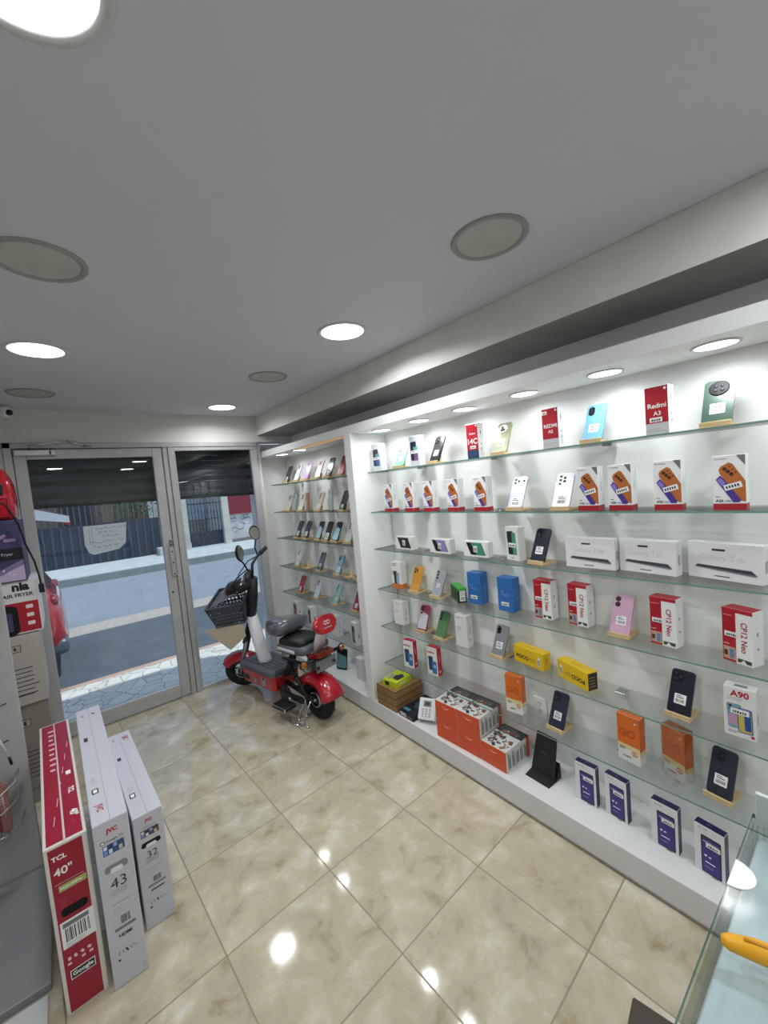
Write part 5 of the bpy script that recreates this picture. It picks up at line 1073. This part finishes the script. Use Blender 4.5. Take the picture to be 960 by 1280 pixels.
#@@PART5
# ------------------------------------------------------------------ street outside
GZ = -.1
b = B(); b.box(-14, 4.87, GZ-.1, 24, 7.0, GZ-.001, M('#5b636b', .9, var=.14, scale=5, bump=.2)); S(b.obj('ground_lane')).name = 'ground_1'
b = B(); b.box(-14, 7.0, GZ-.1, 24, 7.55, GZ-.0015, M('#b5aca3', .95, var=.16, scale=26)); S(b.obj('ground_2'))
b = B(); b.box(-14, 7.55, GZ-.1, 24, 11.75, GZ-.001, M('#8f959d', .95, var=.07, scale=4)); S(b.obj('ground_3'))
b = B(); b.box(-14, D+.05, GZ-.1, 24, 4.83, -.045, voronoi_mat('crazy_paving', '#dad6cc', '#ece8e0', '#b3afa7', 7, .03)); b.box(-14, 4.79, GZ-.1, 24, 4.87, -.043, M('#c9a896', .8, var=.15, scale=5)); S(b.obj('ground_4'))
b = B(); b.box(-14, 11.9, GZ-.1, 24, 14.3, .06, M('#c3c7c8', .9, var=.12, scale=3)); b.box(-14, 11.75, GZ-.1, 24, 11.9, .065, M('#8b938f', .9, var=.1, scale=5)); S(b.obj('ground_5'))
YF = 14.3
s14 = YF/13.5
# navy fence with bars
o = empty('street_fence', (0, YF, .06)); tag(o, 'long navy sheet metal fence with vertical bars across the street', 'fence')
nv = M('#1e2b3a', .6, var=.12, scale=3)
b = B(); b.box(-9, 0, 0, 3.0, .04, 1.14, nv)
for i in range(60): b.box(-9+i*.2, -.016, .02, -8.95+i*.2, 0, 1.12, M('#35465a', .6))
b.obj('sheet_panel', o)
b = B()
for i in range(92): b.tube([(-9+i*.13, .02, 1.14), (-9+i*.13, .02, 2.35)], .012, M('#6f7880', .5, metal=.3), 5)
b.box(-9, 0, 2.3, 3.0, .04, 2.34, nv); b.obj('bar_row', o)
for x, c, lb in ((3.14, '#c3c0b4', 'pale concrete gate post between the navy fence and the gate'), (4.46, '#cfcbbd', 'pale concrete gate post beside the red shutter')):
    b = B(); b.box(-.11, -.1, 0, .11, .12, 1.85, M(c, .85, var=.1, scale=3), .01); o = b.obj('gate_post', None, (x, YF, .06)); tag(o, lb, 'post')
    b = B(); b.box(-.13, -.12, 1.85, .13, .14, 1.9, M(c, .85), .01); kid(o, b.obj('cap', o))
o = empty('spiked_gate', (3.76, YF, .06)); tag(o, 'dark iron gate with spiked bars and a solid lower panel across the street', 'gate')
b = B(); b.box(-.46, 0, .03, .56, .03, .5, M('#232b38', .6, var=.1)); b.obj('lower_panel', o)
b = B(); im = M('#20252c', .5)
for i in range(11): x = -.45+i*.1; b.tube([(x, .015, .5), (x, .015, 1.66)], .012, im, 6); b.tube([(x, .015, 1.66), (x, .015, 1.70), (x, .015, 1.78)], [.012, .03, .001], im, 6)
b.box(-.46, 0, 1.42, .56, .03, 1.46, im); b.box(-.46, 0, .9, .56, .02, .92, im); b.obj('gate_bars', o)
# buildings beyond
def bldg(name, label, x0, x1, y, h, m, parts):
    o = empty(name, ((x0+x1)/2, y, 0)); tag(o, label, 'building'); b = B(); w = (x1-x0)/2; b.box(-w, 0, 0, w, 2.5, h, m); b.obj('facade', o)
    for pn_, a0, z0, a1, z1, m_, dy in parts:
        b = B(); b.box(a0-(x0+x1)/2, -dy, z0, a1-(x0+x1)/2, .02, z1, m_, .005)
        if pn_ == 'window':
            q = a0-(x0+x1)/2
            while q < a1-(x0+x1)/2: b.box(q, -dy-.02, z0, q+.012, -dy, z1, M('#2a3348', .5)); q += .16
            z = z0
            while z < z1: b.box(a0-(x0+x1)/2, -dy-.02, z, a1-(x0+x1)/2, -dy, z+.012, M('#2a3348', .5)); z += .2
        b.obj(pn_, o)
    return o
Y2 = YF+2.2; k2 = Y2/13.5
def X2(x): return x*k2
def Z2(z): return 1.6+(z-1.6)*k2
bldg('street_building', 'dark brown house with a blue barred window behind the navy fence', -8, X2(2.5), Y2, 4.2, M('#5b524c', .9, var=.15, scale=2), [
    ('window', X2(.05), Z2(1.08), X2(.75), Z2(1.78), M('#16203a', .3), .03), ('door', X2(.95), .0, X2(1.2), Z2(1.75), M('#7b6550', .7), .02),
    ('pillar', X2(1.83), 0, X2(2.02), 4.0, M('#6e4a3c', .8), .06), ('notice_board', X2(2.05), Z2(1.2), X2(2.3), Z2(1.75), M('#c9c8c4', .7, var=.25, scale=9), .08)])
bldg('street_building', 'grey stone house wall behind the spiked gate', X2(2.55), X2(4.25), Y2+.6, 4.2, brick_mat('stone_blocks', '#8b8985', '#a19d96', '#6e6c69', .45, .22), [
    ('metal_sheet', X2(3.15), Z2(.98), X2(3.75), Z2(1.95), M('#b4bcc4', .5, var=.1), .05), ('door', X2(3.95), 0, X2(4.2), Z2(1.4), M('#4a5058', .7), .05), ('window', X2(3.9), Z2(1.42), X2(4.2), Z2(1.85), M('#9fb9c6', .4), .03)])
def graf(b, F):
    for i in range(26):
        x, z, r_ = random.uniform(.1, 3.), random.uniform(.35, 1.0), random.uniform(.05, .14); pts = []
        for j in range(8): a = j*.8+i; pts.append((x+r_*math.cos(a)*1.3, z+r_*math.sin(a)))
        for (p, q), (p2, q2) in zip(pts, pts[1:]): b.poly(F, [(p, q), (p2, q2), (p2, q2+.02), (p, q+.02)], M(random.choice(['#6a6874', '#a05a66', '#55535f', '#8c8a90']), .8), .003+i*.0002)
o = bldg('street_building', 'white graffiti wall with a dark red roller shutter above at the right of the street', 4.58, 9.5, YF+.15, 4.2, M('#c9c4c4', .9, var=.12, scale=3), [('red_shutter', 4.62, 1.02, 6.2, 3.2, M('#8a1d30', .6, var=.1, scale=3), .05)])
b = B()
for i in range(24): b.box(4.62-7.04, -.062, 1.02+i*.09, 6.2-7.04, -.05, 1.09+i*.09, M('#8f2236', .6))
b.obj('shutter_slats', o)
b = B(); graf(b, Fr((4.6-7.04, -.002, .1), (1, 0, 0), (0, 0, 1), 3, 1)); b.obj('graffiti', o)
b = B(); b.box(4.6-7.04, -.02, 0, 2.4, .0, .16, M('#8d8488', .9)); b.obj('base_course', o)
b = B(); b.box(0, 0, 0, .55, .45, .22, M('#b9bcb8', .8), .01); o = b.obj('concrete_block', None, (2.25, 13.7, .0605)); tag(o, 'small pale concrete block on the far pavement by the fence', 'block')
# tree behind fence
o = empty('garden_tree', (X2(1.55), YF+1.0, 0)); tag(o, 'leafy green tree behind the navy fence', 'tree')
b = B(); b.tube([(0, 0, 0), (.05, .02, 1.2), (-.03, 0, 2.2)], [.08, .06, .04], M('#4b3a2c', .9), 8); b.obj('trunk', o)
b = B(); lm = [M('#3f5f38', .7), M('#5c7d4c', .7), M('#2f4a2e', .7)]
for i in range(900):
    c_ = Vector((random.gauss(0, .3), random.gauss(0, .25), 1.9+random.gauss(0, .45))); u_ = Vector((random.uniform(-1, 1), random.uniform(-1, 1), random.uniform(-1, 1))).normalized()*.06; v_ = u_.cross(Vector((random.uniform(-1, 1), random.uniform(-1, 1), 1))).normalized()*.03
    b.face([c_-u_, c_+v_, c_+u_, c_-v_], random.choice(lm))
b.obj('foliage', o, recalc=False)
# parked red hatchback, tail towards the door
car = empty('parked_car', (-.04, 6.1, GZ)); tag(car, 'red hatchback parked at the kerb with its tailgate raised, seen at the door edge', 'car')
cr = M('#b3202c', .2, coat=.9); cg = M('#9db0bd', .08, metal=.3)
b = B(); secs = []
def csec(x, w, z0, z1, z2, w2):
    return [(x, -w*.9, z0), (x, -w, z0+.12), (x, -w, z1*.8), (x, -w*.96, z1), (x, -w2, z2), (x, -w2*.8, z2+.03), (x, w2*.8, z2+.03), (x, w2, z2), (x, w*.96, z1), (x, w, z1*.8), (x, w, z0+.12), (x, w*.9, z0)]
for q in ((0.0, .62, .3, .62, .64, .5), (-.06, .74, .22, .78, .80, .62), (-.18, .8, .2, .92, .98, .66), (-.35, .82, .18, .95, 1.38, .62), (-.7, .83, .18, .95, 1.47, .62), (-1.6, .84, .18, .95, 1.48, .62), (-2.3, .84, .18, .95, 1.3, .6), (-2.7, .83, .18, .92, .96, .66), (-3.4, .8, .2, .8, .84, .64), (-3.65, .66, .3, .6, .62, .5)): secs.append(csec(*q))
b.loft(secs, cr); b.obj('body', car, sub=1)
b = B()
for s_ in (-1, 1): b.face([(-.42, s_*.835, .98), (-2.3, s_*.845, .98), (-2.0, s_*.7, 1.36), (-.6, s_*.7, 1.40)], cg)
b.obj('side_window', car, recalc=False)
for x in (-.7, -3.0):
    for y in (-.76, .76):
        b = B(); T = Matrix.Translation((x, y, .29)) @ Matrix.Rotation(PI/2, 4, 'X'); b.lathe([(0, .09), (.17, .09), (.2, .095), (.29, .08), (.3, 0), (.29, -.08), (0, -.08)], M('#1b1c1e', .8), 32, T); b.lathe([(0, .1), (.16, .1), (.18, .085)], CHROME, 24, T); b.lathe([(0, -.1), (.16, -.1), (.18, -.085)], CHROME, 24, T); b.obj('wheel', car)
b = B(); b.box(-.2, -.74, .24, -.01, .74, .40, M('#5d666e', .4), .05, 3); b.obj('bumper', car)
for s_ in (-1, 1): b = B(); b.blob((-.09, s_*.62, .80), (.05, .1, .07), M('#8c1a22', .1, coat=1)); b.obj('tail_lamp', car)
b = B(); b.loft([[(-.42, -.6, 1.5), (-.42, .6, 1.5), (-.42, .6, 1.54), (-.42, -.6, 1.54)], [(-.2, -.62, 1.70), (-.2, .62, 1.70), (-.2, .62, 1.78), (-.2, -.62, 1.78)], [(.14, -.6, 1.56), (.14, .6, 1.56), (.14, .6, 1.66), (.14, -.6, 1.66)]], cr, smooth=False); b.obj('tailgate', car)
b = B(); b.face([(-.3, -.625, 1.68), (.135, -.603, 1.59), (.135, -.603, 1.658), (-.19, -.622, 1.775)], M('#dfe5ea', .3)); b.face([(-.19, -.6, 1.785), (-.19, .6, 1.785), (.12, .58, 1.668), (.12, -.58, 1.668)], M('#dfe5ea', .3)); b.obj('tailgate_window_glare', car, recalc=False)  # tailgate glass in near-white, white glare put into the colour

# ------------------------------------------------------------------ world, sun, camera
wd_ = bpy.data.worlds.new('sky'); bpy.context.scene.world = wd_; wd_.use_nodes = True; nt = wd_.node_tree
bg = nt.nodes['Background']; sk = nt.nodes.new('ShaderNodeTexSky'); sk.sky_type = 'NISHITA'; sk.sun_elevation = math.radians(52); sk.sun_rotation = math.radians(150); sk.sun_disc = False
mx = nt.nodes.new('ShaderNodeMix'); mx.data_type = 'RGBA'; mx.inputs['Factor'].default_value = .75; nt.links.new(sk.outputs[0], mx.inputs['A']); mx.inputs['B'].default_value = (1.9, 2.5, 3.4, 1); nt.links.new(mx.outputs['Result'], bg.inputs[0]); bg.inputs[1].default_value = .3
sl = bpy.data.lights.new('sun', 'SUN'); sl.energy = 3.4; sl.angle = .02; sl.color = (1, .96, .9)
so_ = bpy.data.objects.new('sun_light', sl); COL.objects.link(so_); so_.rotation_euler = (math.radians(12), math.radians(20), 0); so_.location = (0, 8, 12)

cam = bpy.data.cameras.new('camera'); co = bpy.data.objects.new('camera', cam); COL.objects.link(co)
cam.sensor_fit = 'VERTICAL'; cam.sensor_height = 36; cam.lens = 509.686*36/1280; cam.clip_start = .02; cam.clip_end = 200
yaw, pit, rol = .673142026, -.0678251612, -.088352485
f = Vector((math.sin(yaw)*math.cos(pit), math.cos(yaw)*math.cos(pit), math.sin(pit))); r = Vector((math.cos(yaw), -math.sin(yaw), 0)); u_ = r.cross(f)
r2 = math.cos(rol)*r+math.sin(rol)*u_; u2 = -math.sin(rol)*r+math.cos(rol)*u_
R3 = Matrix((r2, u2, -f)).transposed(); co.matrix_world = Matrix.Translation((0, 0, 1.6)) @ R3.to_4x4()
bpy.context.scene.camera = co
vs_ = bpy.context.scene.view_settings; vs_.view_transform = 'Standard'; vs_.look = 'None'; vs_.exposure = 0
